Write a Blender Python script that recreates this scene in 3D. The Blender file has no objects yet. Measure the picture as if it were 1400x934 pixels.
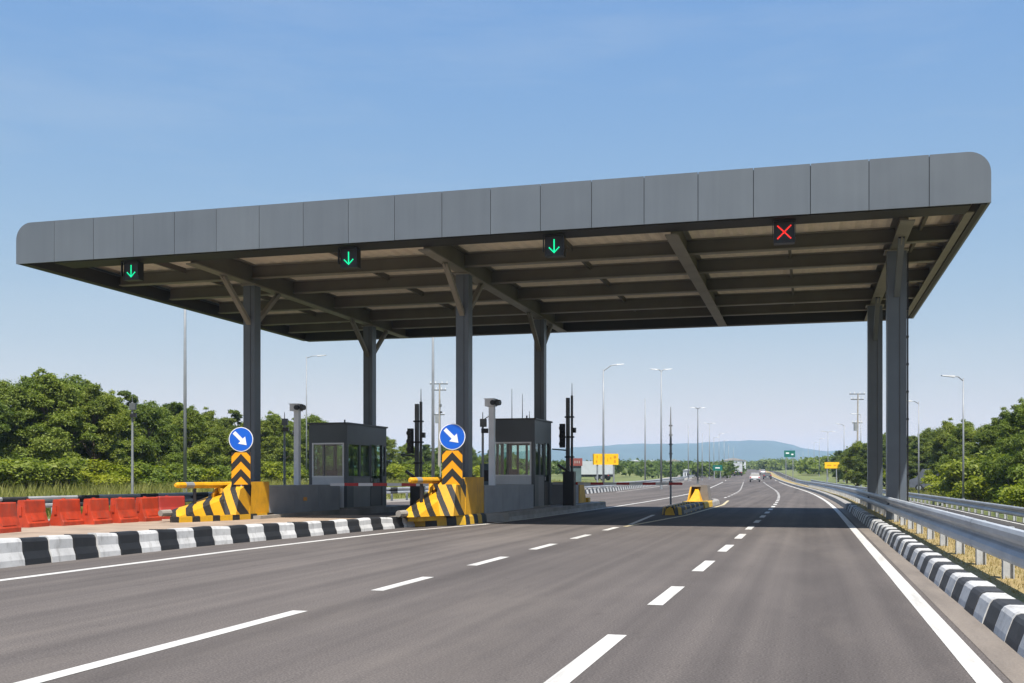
import bpy, bmesh, math, random
import numpy as np
from mathutils import Vector, Matrix

# ------------------------------------------------------------------ camera, sky, sun, exposure
random.seed(7); np.random.seed(7)
sc = bpy.context.scene
col = sc.collection
R = math.radians
YAW = 15.47
CS, SN = math.cos(R(YAW)), math.sin(R(YAW))
F, HORV, CAMZ = 1460.0, 652.0, 1.4
cam = bpy.data.cameras.new('camera'); camo = bpy.data.objects.new('camera', cam); col.objects.link(camo)
camo.location = (0, 0, CAMZ); camo.rotation_euler = (R(90), 0, R(YAW))
cam.sensor_width = 36; cam.lens = F / 1400 * 36; cam.shift_y = (HORV - 467) / 1400
cam.clip_start = 0.1; cam.clip_end = 20000
sc.camera = camo

SUN_EL, SUN_AZ = 60.5, 154.0           # azimuth clockwise from +Y
w = bpy.data.worlds.new('World'); sc.world = w; w.use_nodes = True
nt = w.node_tree; nt.nodes.clear()
sky = nt.nodes.new('ShaderNodeTexSky'); sky.sky_type = 'NISHITA'; sky.sun_disc = False
sky.sun_elevation = R(SUN_EL); sky.sun_rotation = R(SUN_AZ)
sky.altitude = 100; sky.air_density = 1.0; sky.dust_density = 0.25; sky.ozone_density = 3.0
bg = nt.nodes.new('ShaderNodeBackground'); bg.inputs['Strength'].default_value = 0.105
wo = nt.nodes.new('ShaderNodeOutputWorld')
sep = nt.nodes.new('ShaderNodeSeparateColor'); comb = nt.nodes.new('ShaderNodeCombineColor')
nt.links.new(sky.outputs[0], sep.inputs[0])
for k_, (gam, mul) in enumerate(((.87, .955), (.50, 1.49), (.03, 3.78))):      # hazy-air colour response of the whole sky
    pw_ = nt.nodes.new('ShaderNodeMath'); pw_.operation = 'POWER'; pw_.inputs[1].default_value = gam
    ml_ = nt.nodes.new('ShaderNodeMath'); ml_.operation = 'MULTIPLY'; ml_.inputs[1].default_value = mul
    nt.links.new(sep.outputs[k_], pw_.inputs[0]); nt.links.new(pw_.outputs[0], ml_.inputs[0]); nt.links.new(ml_.outputs[0], comb.inputs[k_])
tcw = nt.nodes.new('ShaderNodeTexCoord'); mpw = nt.nodes.new('ShaderNodeMapping'); mpw.inputs['Scale'].default_value = (1.6, 1.6, 9)
nzw = nt.nodes.new('ShaderNodeTexNoise'); nzw.inputs['Scale'].default_value = 1.7; nzw.inputs['Detail'].default_value = 7; nzw.inputs['Roughness'].default_value = .6
rmw = nt.nodes.new('ShaderNodeMapRange'); rmw.inputs[1].default_value = .46; rmw.inputs[2].default_value = .78; rmw.inputs[4].default_value = .22
mxw = nt.nodes.new('ShaderNodeMix'); mxw.data_type = 'RGBA'; mxw.inputs[7].default_value = (3.6, 3.95, 4.35, 1)
nt.links.new(tcw.outputs['Generated'], mpw.inputs[0]); nt.links.new(mpw.outputs[0], nzw.inputs['Vector']); nt.links.new(nzw.outputs['Fac'], rmw.inputs[0])
nt.links.new(rmw.outputs[0], mxw.inputs[0]); nt.links.new(comb.outputs[0], mxw.inputs[6])
nt.links.new(mxw.outputs[2], bg.inputs[0]); nt.links.new(bg.outputs[0], wo.inputs[0])
sl = bpy.data.lights.new('sun', 'SUN'); sl.energy = 5.0; sl.angle = R(0.53); sl.color = (1, 0.955, 0.88)
so = bpy.data.objects.new('sun', sl); col.objects.link(so)
tosun = Vector((math.sin(R(SUN_AZ)) * math.cos(R(SUN_EL)), math.cos(R(SUN_AZ)) * math.cos(R(SUN_EL)), math.sin(R(SUN_EL))))
so.rotation_euler = (-tosun).to_track_quat('-Z', 'Y').to_euler(); so.location = (0, 0, 60)
sc.view_settings.view_transform = 'Standard'; sc.view_settings.look = 'None'
sc.view_settings.gamma = 1.0; sc.view_settings.use_curve_mapping = False
sc.view_settings.exposure = 0.75
sc.cycles.max_bounces = 8; sc.cycles.diffuse_bounces = 5; sc.cycles.transparent_max_bounces = 16
sc.cycles.volume_bounces = 1

# ------------------------------------------------------------------ helpers
def place(u, d):
    a = (u - 700) / F
    return d * (-SN + a * CS), d * (CS + a * SN)
def up(v, d):                                     # height of something seen at image row v, d metres ahead
    return CAMZ + (HORV - v) / F * d
def g(y):                                         # the land rises gently in the distance
    if y < 70: return 0.0
    if y < 400: return 3e-5 * (y - 70) ** 2
    return 3.267 + 0.01 * (min(y, 900) - 400)
def cv(y):                                        # the road bends left in the distance
    if y < 42: return 0.0
    if y < 120: return -3.4e-4 * (y - 42) ** 2
    return -3.4e-4 * 78 ** 2 - 0.053 * (y - 120)

class MB:
    def __init__(s): s.v = []; s.f = []; s.m = []
    def add(s, vs, fs, m=0):
        o = len(s.v); s.v += [tuple(p) for p in vs]
        s.f += [tuple(i + o for i in f) for f in fs]; s.m += [m] * len(fs)
        return s
    def box(s, x0, x1, y0, y1, z0, z1, m=0):
        return s.add([(x0,y0,z0),(x1,y0,z0),(x1,y1,z0),(x0,y1,z0),(x0,y0,z1),(x1,y0,z1),(x1,y1,z1),(x0,y1,z1)],
                     [(3,2,1,0),(4,5,6,7),(0,1,5,4),(1,2,6,5),(2,3,7,6),(3,0,4,7)], m)
    def cbox(s, c, sz, m=0):
        return s.box(c[0]-sz[0]/2, c[0]+sz[0]/2, c[1]-sz[1]/2, c[1]+sz[1]/2, c[2]-sz[2]/2, c[2]+sz[2]/2, m)
    def prism(s, pts, ax, a0, a1, m=0):
        n = len(pts)
        def P(p, a):
            return (a, p[0], p[1]) if ax == 'x' else ((p[0], a, p[1]) if ax == 'y' else (p[0], p[1], a))
        vs = [P(p, a0) for p in pts] + [P(p, a1) for p in pts]
        fs = [tuple(range(n))[::-1], tuple(range(n, 2*n))] + [(i, (i+1) % n, n+(i+1) % n, n+i) for i in range(n)]
        return s.add(vs, fs, m)
    def hexa(s, b, t, m=0):                       # bottom quad, top quad
        return s.add(list(b)+list(t), [(3,2,1,0),(4,5,6,7),(0,1,5,4),(1,2,6,5),(2,3,7,6),(3,0,4,7)], m)
    def tube(s, p0, p1, r0, r1=None, n=8, m=0, caps=True):
        return s.pipe([p0, p1], [r0, r0 if r1 is None else r1], n, m, caps)
    def pipe(s, path, rs, n=8, m=0, caps=True):
        path = [Vector(p) for p in path]
        if not isinstance(rs, (list, tuple)): rs = [rs] * len(path)
        vs = []; fs = []
        for i, p in enumerate(path):
            t = (path[min(i+1, len(path)-1)] - path[max(i-1, 0)]).normalized()
            a = Vector((0,0,1)) if abs(t.z) < 0.9 else Vector((1,0,0))
            x = t.cross(a).normalized(); y = t.cross(x)
            for k in range(n):
                q = 2*math.pi*k/n
                vs.append(p + (x*math.cos(q) + y*math.sin(q))*rs[i])
        for i in range(len(path)-1):
            for k in range(n):
                fs.append((i*n+k, i*n+(k+1) % n, (i+1)*n+(k+1) % n, (i+1)*n+k))
        if caps: fs += [tuple(range(n)), tuple(range((len(path)-1)*n, len(path)*n))]
        return s.add(vs, fs, m)
    def bar(s, p0, p1, wx, wy, m=0):              # square bar between two points
        p0, p1 = Vector(p0), Vector(p1); t = (p1-p0).normalized()
        a = Vector((0,0,1)) if abs(t.z) < 0.95 else Vector((0,1,0))
        x = t.cross(a).normalized()*wx/2; y = t.cross(x).normalized()*wy/2
        return s.hexa([p0-x-y, p0+x-y, p0+x+y, p0-x+y], [p1-x-y, p1+x-y, p1+x+y, p1-x+y], m)
    def sweep(s, prof, ys, off=None, m=0, closed=False, zf=None):   # profile (x,z) along the road
        n = len(prof); vs = []; fs = []
        for y in ys:
            o = off(y) if off else 0; z = zf(y) if zf else 0
            for p in prof: vs.append((p[0]+o, y, p[1]+z))
        for i in range(len(ys)-1):
            for k in range(n if closed else n-1):
                a, b = i*n+k, i*n+(k+1) % n
                fs.append((a, b, b+n, a+n))
        if closed: fs += [tuple(range(n)), tuple(range((len(ys)-1)*n, len(ys)*n))]
        return s.add(vs, fs, m)
    def build(s, name, mats, parent=None, loc=None, rz=0, smooth=False, fixn=True, **tags):
        me = bpy.data.meshes.new(name); me.from_pydata(s.v, [], s.f)
        if not isinstance(mats, (list, tuple)): mats = [mats]
        for m in mats: me.materials.append(m)
        if len(mats) > 1:
            for p, i in zip(me.polygons, s.m): p.material_index = i
        if fixn:
            bm = bmesh.new(); bm.from_mesh(me); bmesh.ops.recalc_face_normals(bm, faces=bm.faces); bm.to_mesh(me); bm.free()
        if smooth:
            for p in me.polygons: p.use_smooth = True
        return link(name, me, parent, loc, rz, **tags)

def link(name, me, parent=None, loc=None, rz=0, **tags):
    o = bpy.data.objects.new(name, me); col.objects.link(o)
    if parent: o.parent = parent
    if loc is not None: o.location = loc
    if rz: o.rotation_euler.z = rz
    return tag(o, **tags)
def tag(o, label=None, cat=None, group=None, kind=None):
    if label: o['label'] = label
    if cat: o['category'] = cat
    if group: o['group'] = group
    if kind: o['kind'] = kind
    return o
def thing(name, loc, label, cat, group=None, rz=0):
    return link(name, None, None, loc, rz, label=label, cat=cat, group=group)
def copy_tree(o, parent=None):
    c = o.copy(); col.objects.link(c); c.parent = parent
    for ch in list(o.children): copy_tree(ch, c)
    return c
def B(name, mat, parent, x0, x1, y0, y1, z0, z1, **t):
    return MB().box(x0, x1, y0, y1, z0, z1).build(name, mat, parent, **t)

# ------------------------------------------------------------------ materials
class NT:
    def __init__(s, name):
        s.m = bpy.data.materials.new(name); s.m.use_nodes = True
        s.t = s.m.node_tree; s.b = s.t.nodes['Principled BSDF']; s.out = s.t.nodes['Material Output']
    def n(s, typ, **kw):
        nd = s.t.nodes.new('ShaderNode'+typ)
        for k, v in kw.items():
            if hasattr(nd, k) and k not in nd.inputs: setattr(nd, k, v)
        return nd
    def l(s, a, b): s.t.links.new(a, b)
    def pos(s, kind='Object', scale=(1,1,1)):
        tc = s.n('TexCoord'); mp = s.n('Mapping'); mp.inputs['Scale'].default_value = scale
        if kind == 'World':
            ge = s.n('NewGeometry'); s.l(ge.outputs['Position'], mp.inputs[0])
        else: s.l(tc.outputs[kind], mp.inputs[0])
        return mp.outputs[0]
    def noise(s, vec, scale, detail=4, rough=.55):
        nd = s.n('TexNoise'); nd.inputs['Scale'].default_value = scale
        nd.inputs['Detail'].default_value = detail; nd.inputs['Roughness'].default_value = rough
        s.l(vec, nd.inputs['Vector']); return nd.outputs['Fac']
    def ramp(s, fac, stops):
        nd = s.n('ValToRGB'); cr = nd.color_ramp
        while len(cr.elements) < len(stops): cr.elements.new(0.5)
        for e, (p, c) in zip(cr.elements, stops):
            e.position = p; e.color = (*c, 1) if len(c) == 3 else c
        s.l(fac, nd.inputs[0]); return nd.outputs[0]
    def mix(s, fac, a, b, blend='MIX'):
        nd = s.n('Mix'); nd.data_type = 'RGBA'; nd.blend_type = blend
        for sock, val in ((nd.inputs[0], fac), (nd.inputs[6], a), (nd.inputs[7], b)):
            if isinstance(val, (int, float)): sock.default_value = val
            elif isinstance(val, tuple): sock.default_value = (*val, 1)
            else: s.l(val, sock)
        return nd.outputs[2]
    def math(s, op, a, b=None):
        nd = s.n('Math'); nd.operation = op
        for i, val in enumerate((a, b)):
            if val is None: continue
            if isinstance(val, (int, float)): nd.inputs[i].default_value = val
            else: s.l(val, nd.inputs[i])
        return nd.outputs[0]
    def bump(s, h, strength, dist=0.02):
        nd = s.n('Bump'); nd.inputs['Strength'].default_value = strength; nd.inputs['Distance'].default_value = dist
        s.l(h, nd.inputs['Height']); s.l(nd.outputs[0], s.b.inputs['Normal'])

def P(name, c, rough=.6, metal=0., var=.12, scale=2., bump=0., coord='World', dirt=0.):
    n = NT(name); v = n.pos(coord)
    f = n.noise(v, scale, 5)
    lo = tuple(max(0, x*(1-var*1.6)) for x in c); hi = tuple(min(1, x*(1+var)) for x in c)
    cc = n.ramp(f, [(.3, lo), (.7, hi)])
    if dirt:
        f2 = n.noise(n.pos(coord, (1, 1, .35)), scale*2.3, 6, .7)
        cc = n.mix(n.ramp(f2, [(.52, (0,0,0)), (.72, (dirt,)*3)]), cc, (.09, .075, .06))
    n.l(cc, n.b.inputs['Base Color'])
    n.b.inputs['Roughness'].default_value = rough; n.b.inputs['Metallic'].default_value = metal
    if bump: n.bump(n.noise(v, scale*12, 3), bump)
    return n.m

def fascia_mat(name, c):
    n = NT(name)
    st = n.noise(n.pos('World', (5, 5, .25)), 1.0, 5, .65); bl = n.noise(n.pos('World'), .45, 3)
    cc = n.ramp(st, [(.32, tuple(x*.93 for x in c)), (.68, tuple(x*1.03 for x in c))])
    cc = n.mix(.6, cc, n.ramp(bl, [(.3, (.86,.87,.89)), (.7, (1.1,1.09,1.07))]), 'MULTIPLY')
    ge = n.n('NewGeometry'); oi = n.n('ObjectInfo')
    cc = n.mix(.5, cc, n.ramp(oi.outputs['Random'], [(0, (.9,.9,.91)), (1, (1.08,1.08,1.07))]), 'MULTIPLY')
    n.l(cc, n.b.inputs['Base Color']); n.b.inputs['Roughness'].default_value = .4
    n.bump(n.noise(n.pos('World'), .9, 2), .25, .05)
    return n.m

def asphalt_mat(name='asphalt', base=(.101, .0895, .0838)):
    n = NT(name)
    fine = n.noise(n.pos('World'), 55, 3, .7)
    mid = n.noise(n.pos('World', (1, .35, 1)), .8, 5)
    streak = n.noise(n.pos('World', (1.15, .012, 1)), 1.0, 3, .6)
    big = n.noise(n.pos('World', (1, .4, 1)), .11, 3)
    b = base
    c = n.ramp(fine, [(.32, tuple(x*.62 for x in b)), (.5, b), (.68, tuple(x*1.5 for x in b))])
    c = n.mix(.75, c, n.ramp(streak, [(.3, (.74,.74,.75)), (.7, (1.22,1.21,1.2))]), 'MULTIPLY')
    c = n.mix(.55, c, n.ramp(mid, [(.3, (.8,.8,.8)), (.7, (1.17,1.16,1.15))]), 'MULTIPLY')
    c = n.mix(.6, c, n.ramp(big, [(.35, (.82,.82,.83)), (.65, (1.14,1.13,1.11))]), 'MULTIPLY')
    # wheel tracks polished and stained along the travel direction, plus scattered oil drips and pale dust
    tr = n.noise(n.pos('World', (2.6, .006, 1)), 1.0, 2, .5)
    c = n.mix(.55, c, n.ramp(tr, [(.36, (.78,.78,.79)), (.5, (1,1,1)), (.64, (1.2,1.19,1.17))]), 'MULTIPLY')
    oil = n.noise(n.pos('World', (1, .55, 1)), 2.6, 6, .75)
    c = n.mix(n.ramp(oil, [(.60, (0,0,0)), (.74, (.5,.5,.5))]), c, tuple(x*.5 for x in b))
    du = n.noise(n.pos('World', (1, .22, 1)), .33, 6, .7)
    c = n.mix(n.ramp(du, [(.52, (0,0,0)), (.75, (.55,.55,.55))]), c, (.165, .142, .124))
    n.l(c, n.b.inputs['Base Color'])
    n.b.inputs['Roughness'].default_value = .9; n.b.inputs['Specular IOR Level'].default_value = .08
    n.bump(fine, .25, .005)
    return n.m

def paint_mat(name, c, wear=.5):
    n = NT(name)
    f = n.noise(n.pos('World'), 26, 5, .75); f2 = n.noise(n.pos('World'), 1.3, 3)
    cc = n.ramp(f2, [(.3, tuple(x*.86 for x in c)), (.7, c)])
    cc = n.mix(n.ramp(f, [(.56, (0,0,0)), (.70, (wear,)*3)]), cc, (.13, .12, .11))
    ty = n.noise(n.pos('World', (3, .25, 1)), 2.0, 4, .7)
    cc = n.mix(n.ramp(ty, [(.5, (0,0,0)), (.72, (.5,)*3)]), cc, (.20, .185, .165))
    n.l(cc, n.b.inputs['Base Color']); n.b.inputs['Roughness'].default_value = .7
    return n.m

def stripe_mat(name, a, b, period, dirv, shift=0., duty=.45):
    n = NT(name)
    tc = n.n('TexCoord'); dp = n.n('VectorMath'); dp.operation = 'DOT_PRODUCT'
    n.l(tc.outputs['Object'], dp.inputs[0]); dp.inputs[1].default_value = dirv
    q = n.math('FRACT', n.math('ADD', n.math('DIVIDE', dp.outputs['Value'], period), 100+shift))
    wob = n.noise(n.pos('Object'), 3.0, 2)
    q = n.math('ADD', q, n.math('MULTIPLY', n.math('SUBTRACT', wob, .5), .07))
    st = n.math('LESS_THAN', q, duty)
    f = n.noise(n.pos('Object'), 6, 5, .7)
    aa = n.ramp(f, [(.3, tuple(x*.8 for x in a)), (.65, a)])
    c = n.mix(st, aa, b)
    sc_ = n.noise(n.pos('Object'), 17, 5, .75)
    c = n.mix(n.ramp(sc_, [(.56, (0,0,0)), (.70, (.6,)*3)]), c, (.16, .13, .09))
    n.l(c, n.b.inputs['Base Color']); n.b.inputs['Roughness'].default_value = .55
    return n.m

def glass_mat(name='glass', tint=(.82, .91, .86), refl=.06):
    n = NT(name); n.t.nodes.remove(n.b)
    tr = n.n('BsdfTransparent'); tr.inputs[0].default_value = (*tint, 1)
    gl = n.n('BsdfGlossy'); gl.inputs['Roughness'].default_value = .02
    fr = n.n('LayerWeight'); fr.inputs['Blend'].default_value = .35
    mx = n.n('MixShader'); n.l(n.math('ADD', n.math('MULTIPLY', fr.outputs['Fresnel'], .35), refl*.4), mx.inputs[0])
    n.l(tr.outputs[0], mx.inputs[1]); n.l(gl.outputs[0], mx.inputs[2]); n.l(mx.outputs[0], n.out.inputs[0])
    return n.m

def emit_mat(name, c, s):
    n = NT(name); n.b.inputs['Base Color'].default_value = (*[x*.3 for x in c], 1)
    n.b.inputs['Emission Color'].default_value = (*c, 1); n.b.inputs['Emission Strength'].default_value = s
    return n.m

def leaf_mat(name, a, b, trans=.35):
    n = NT(name)
    oi = n.n('ObjectInfo')
    f = n.noise(n.pos('World'), 1.1, 3, .6); f3 = n.noise(n.pos('World'), 9.0, 2)
    c = n.ramp(n.math('ADD', n.math('MULTIPLY', f, .6), n.math('MULTIPLY', f3, .4)), [(.33, a), (.66, b)])
    c = n.mix(.7, c, n.ramp(oi.outputs['Random'], [(0, (.8,.88,.75)), (.5, (1,1,1)), (1, (1.22,1.1,.85))]), 'MULTIPLY')
    n.l(c, n.b.inputs['Base Color']); n.b.inputs['Roughness'].default_value = .55
    n.b.inputs['Specular IOR Level'].default_value = .3
    tl = n.n('BsdfTranslucent'); n.l(n.mix(1, c, (1.2, 1.3, .5), 'MULTIPLY'), tl.inputs[0])
    mx = n.n('MixShader'); mx.inputs[0].default_value = trans
    n.l(n.b.outputs[0], mx.inputs[1]); n.l(tl.outputs[0], mx.inputs[2]); n.l(mx.outputs[0], n.out.inputs[0])
    return n.m

def grass_mat(name, a, b, c3, scale=.25):
    n = NT(name)
    f = n.noise(n.pos('World'), scale, 6, .65); f2 = n.noise(n.pos('World'), 14, 4, .7)
    c = n.ramp(f, [(.3, a), (.5, b), (.7, c3)])
    c = n.mix(.6, c, n.ramp(f2, [(.3, (.6,.6,.55)), (.7, (1.3,1.3,1.2))]), 'MULTIPLY')
    n.l(c, n.b.inputs['Base Color']); n.b.inputs['Roughness'].default_value = .9
    n.bump(f2, .8, .05)
    return n.m

def soffit_mat():
    n = NT('roof_sheet')
    f = n.noise(n.pos('World', (.4, 2, 1)), 1.0, 4)
    c = n.ramp(f, [(.3, (.50, .435, .34)), (.7, (.64, .56, .45))])
    n.l(c, n.b.inputs['Base Color']); n.b.inputs['Roughness'].default_value = .6
    tl = n.n('BsdfTranslucent'); tl.inputs[0].default_value = (.62, .50, .34, 1)
    mx = n.n('MixShader'); mx.inputs[0].default_value = .042
    n.l(n.b.outputs[0], mx.inputs[1]); n.l(tl.outputs[0], mx.inputs[2]); n.l(mx.outputs[0], n.out.inputs[0])
    return n.m

def galv_mat():
    n = NT('galvanised_steel')
    f = n.noise(n.pos('World', (1, .3, 1)), 2.2, 6, .7); f2 = n.noise(n.pos('World'), 40, 2)
    c = n.ramp(f, [(.3, (.36, .375, .39)), (.7, (.54, .555, .57))])
    c = n.mix(.4, c, n.ramp(f2, [(.3, (.75,.75,.75)), (.7, (1.1,1.1,1.1))]), 'MULTIPLY')
    n.l(c, n.b.inputs['Base Color']); n.b.inputs['Roughness'].default_value = .5; n.b.inputs['Metallic'].default_value = .3
    return n.m

ASPH = asphalt_mat()
ASPH2 = asphalt_mat('asphalt_ramp', (.058, .055, .053))
PAINT = paint_mat('road_paint', (.55, .53, .49), .5)
PAINTY = paint_mat('road_paint_cream', (.50, .42, .25), .5)
CONC = P('concrete', (.29, .27, .245), .85, 0, .14, 1.5, .25, dirt=.3)
CONCW = P('weathered_concrete', (.26, .235, .205), .9, 0, .2, .9, .3, dirt=.35)
TAN = P('sandy_paving', (.30, .225, .165), .9, 0, .16, 1.2, .3, dirt=.15)
KW = P('kerb_white', (.50, .495, .485), .65, 0, .10, 3, .15, dirt=.5)
KB = P('kerb_black', (.014, .015, .017), .6, 0, .2, 3, .08, dirt=.10)
KBR = P('kerb_worn_black', (.035, .036, .039), .65, 0, .25, 3, .1, dirt=.25)
YEL = P('yellow_paint', (.62, .315, .004), .55, 0, .14, 2.2, .12, dirt=.4)
KYB = P('kerb_yellow', (.56, .33, .012), .55, 0, .10, 3, .08, dirt=.25)
FASC = fascia_mat('fascia_grey', (.101, .118, .138))
FASCB = FASC
DARKST = P('dark_steel', (.040, .042, .045), .45, .0, .10, 1.5)
COLM = P('column_paint', (.085, .105, .130), .42, .0, .08, 1.2, dirt=.06)
EDGEM = P('edge_beam_black', (.016, .016, .016), .6, 0, .1, 1.5)
BEAMD = P('beam_shaded', (.10, .093, .078), .6, 0, .12, 1.0)  # darker beam tone, also on joists; on webs it paints in shade
BEAM = P('beam_paint', (.20, .19, .165), .55, 0, .12, 1.0)  # beam paint; its lighter tone on flanges stands in for ground bounce
SOFF = soffit_mat()
BLK = P('black_plastic', (.012, .012, .014), .4, 0, .1, 4)
BOOTH = P('booth_dark_grey', (.062, .074, .084), .42, 0, .08, 1.5)
BOOTHP = P('booth_panel_grey', (.17, .175, .175), .45, 0, .06, 2)
WHITE = P('white_panel', (.50, .53, .56), .45, 0, .05, 2, dirt=.08)
PARAP = P('parapet_grey', (.27, .275, .285), .7, 0, .12, 1.0, .12, dirt=.12)
GALV = galv_mat()
POLE = P('pole_grey', (.24, .255, .27), .5, .2, .1, 2)
POLED = P('pole_dark', (.10, .11, .115), .5, .1, .15, 2)
POLEW = P('post_light_grey', (.66, .69, .73), .45, .0, .06, 2)
ORANGE = P('orange_plastic', (.42, .040, .011), .55, 0, .22, 3, .05, coord='World', dirt=.45)
ORANGED = P('red_plastic', (.30, .026, .018), .5, 0, .14, 3, .05, coord='Object', dirt=.16)
BLUE = P('sign_blue', (.0, .085, .47), .4, 0, .05, 2)
SIGNW = P('sign_white', (.66, .67, .68), .4, 0, .03, 2)
SIGNY = P('sign_yellow', (.70, .285, .0), .4, 0, .04, 3)
SIGNK = P('sign_black', (.012, .012, .011), .5, 0, .1, 3)
SIGNG = P('sign_green', (.0, .11, .085), .4, 0, .05, 2)
RED = P('red_paint', (.42, .022, .022), .45, 0, .08, 3)
GLASS = glass_mat()
GLED = emit_mat('green_led', (.0, 1.0, .42), .65)
RLED = emit_mat('red_led', (1.0, .03, .02), .75)
BARK = P('bark', (.13, .10, .075), .9, 0, .3, 4, .4, coord='Object')
LEAF = leaf_mat('leaves', (.045, .080, .013), (.215, .26, .038))
LEAFB = leaf_mat('leaves_bright', (.070, .115, .014), (.24, .28, .042))
LEAFS = leaf_mat('leaves_shrub', (.11, .15, .010), (.30, .32, .022), .4)
LEAFD = leaf_mat('leaves_dark', (.036, .066, .014), (.16, .20, .036))
GRASSL = leaf_mat('grass_blades', (.09, .12, .025), (.26, .25, .075), .3)
GRASSDRY = leaf_mat('dry_grass_blades', (.22, .16, .06), (.34, .26, .105), .25)
FIELD = grass_mat('field_grass', (.07, .095, .022), (.12, .14, .035), (.20, .18, .07), .12)
DRY = grass_mat('dry_grass', (.27, .19, .08), (.32, .235, .10), (.15, .15, .05), .5)
HILLM = P('hill_forest', (.035, .055, .05), .95, 0, .25, .01)
STRIPE_L = stripe_mat('hazard_stripes', (.62, .315, .004), (.014, .013, .012), .40, (.95, .30, .42), .1, .42)

# ------------------------------------------------------------------ ground, roads
ys_far = [-25, -10, 0, 5, 10, 15, 20, 25, 30, 35, 42, 50, 58, 66, 74, 82, 90, 100, 110, 120, 135, 150, 170, 190, 220, 260, 300, 350, 400, 460, 520, 600, 700, 800, 900]
def fillz(prof, name, mat, ys, off, kind='structure', **t):
    return MB().sweep(prof, ys, off, zf=g).build(name, mat, fixn=False, kind=kind, **t)

# land: one sheet to the horizon
xs = [-6000, -2500, -1200, -600, -300, -160, -90, -60, -46, -38, -32, -27, -24.2, -23.4, -20, -10, 0, 4, 7.9, 8.6, 10.5, 14, 20, 30, 50, 90, 160, 300, 600, 1200, 2500, 6000]
def lz(x):
    if x <= -38: return .55
    if x <= -24.2: return .02 + (-24.2 - x) / 13.8 * .53
    if x < -22.9: return -.02 - (x + 24.2) / 1.3 * .6
    if x < 8: return -.75
    if x < 8.7: return -.33
    if x < 20: return -.33 + (x - 8.6) / 11.4 * .5
    return .17
tm = MB(); ysl = [-60] + ys_far[1:] + [1100, 1500, 2200, 3500, 6000]
vs = []; fs = []
for j, y in enumerate(ysl):
    for i, x in enumerate(xs):
        o = cv(min(y, 900)) * max(0, 1 - max(0, abs(x) - 40) / 260)
        vs.append((x + o, y, lz(x) + g(y) + (random.uniform(-.07, .07) if abs(x) > 26 else 0)))
n = len(xs)
for j in range(len(ysl)-1):
    for i in range(n-1): fs.append((j*n+i, j*n+i+1, (j+1)*n+i+1, (j+1)*n+i))
tm.add(vs, fs).build('ground', FIELD, kind='structure', fixn=False)

# main road: plaza asphalt narrowing to the carriageway
def left_edge(y):
    if y < 50: return -22.9
    if y < 95: return -22.9 + (y-50)/45*6.3
    return -16.6
vs = []; fs = []
for y in ys_far:
    for k in range(5):
        x = left_edge(y) + (1.66 - left_edge(y)) * k/4
        vs.append((x + cv(y), y, g(y)))
for j in range(len(ys_far)-1):
    for k in range(4): fs.append((j*5+k, j*5+k+1, (j+1)*5+k+1, (j+1)*5+k))
road = MB().add(vs, fs).build('road', ASPH, kind='structure', fixn=False)
# strip of old concrete joining road to ground on the left
MB().sweep([(-24.3, .0), (-23.6, .03), (-22.85, -.03)], [-25, 0, 20, 50], None, zf=g).build('road_shoulder', CONCW, kind='structure', fixn=False)
ysr = [y for y in ys_far if y >= 95]
MB().sweep([(-24.2, .02), (-19, .01), (-16.55, -.02)], ysr, cv, zf=g).build('road_shoulder', CONCW, kind='structure', fixn=False)
MB().add([(-24.2,50,.02),(-22.85,50,-.02),(-16.55+cv(95),95,g(95)-.02),(-24.2+cv(95),95,g(95)+.02)], [(0,1,2,3)]).build('road_shoulder', CONCW, kind='structure', fixn=False)

ZM = .004
def mark(x0f, x1f, ys, name, mat=PAINT):
    vs = []; fs = []
    for y in ys:
        vs += [(x0f(y), y, g(y)+ZM), (x1f(y), y, g(y)+ZM)]
    for i in range(len(ys)-1): fs.append((2*i, 2*i+1, 2*i+3, 2*i+2))
    return MB().add(vs, fs).build(name, mat, road, fixn=False)
def line(xc, wd, ys, name, mat=PAINT):
    return mark(lambda y: xc+cv(y)-wd/2, lambda y: xc+cv(y)+wd/2, ys, name, mat)
def frange(a, b, s):
    r = []
    while a < b: r.append(a); a += s
    return r + [b]
def polyf(pts):
    def f(y):
        for (xa, ya), (xb, yb) in zip(pts, pts[1:]):
            if y <= yb: return xa + (xb-xa)*max(0, (y-ya))/(yb-ya)
        return pts[-1][0]
    return f
line(1.19, .175, frange(2, 600, 6), 'edge_line')
l2 = polyf([(-1.66, 0), (-1.64, 7), (-1.60, 12), (-1.52, 24), (-1.52, 400)]); y = 7.3
while y < 260:                                     # right lane line
    mark(lambda q: l2(q)+cv(q)-.085, lambda q: l2(q)+cv(q)+.085, frange(y-(2.0 if y < 8 else 0), y+2.05, .9), 'lane_dash'); y += 4.33
for a, b in [(4.5, 10.15), (12.2, 14.05), (16.05, 17.95), (19.9, 21.7), (23.6, 25.35), (27.5, 29.3)]:
    line(-5.1, .17, [a, (a+b)/2, b], 'lane_dash')
y = 72
while y < 260: line(-5.0, .15, frange(y, y+2.3, 1.2), 'lane_dash'); y += 5.2
lf = polyf([(-10.5, 0), (-10.5, 17), (-10.1, 25.3), (-9.0, 31), (-8.72, 46), (-8.6, 60), (-8.6, 400)])
mark(lambda y: lf(y)+cv(y)-.085, lambda y: lf(y)+cv(y)+.085, frange(2, 400, 4), 'edge_line')
line(-15.6, .16, frange(95, 500, 8), 'edge_line')
gr = polyf([(-4.95, 29.8), (-4.25, 39), (-4.05, 54), (-4.5, 64)])
mark(lambda y: gr(y)-.07, lambda y: gr(y)+.07, frange(29.8, 64, 1.5), 'gore_line', PAINTY)
gl = polyf([(-5.0, 31), (-5.45, 39.2)])
mark(lambda y: gl(y)-.07, lambda y: gl(y)+.07, frange(31, 39.2, 1.5), 'gore_line')

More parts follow.
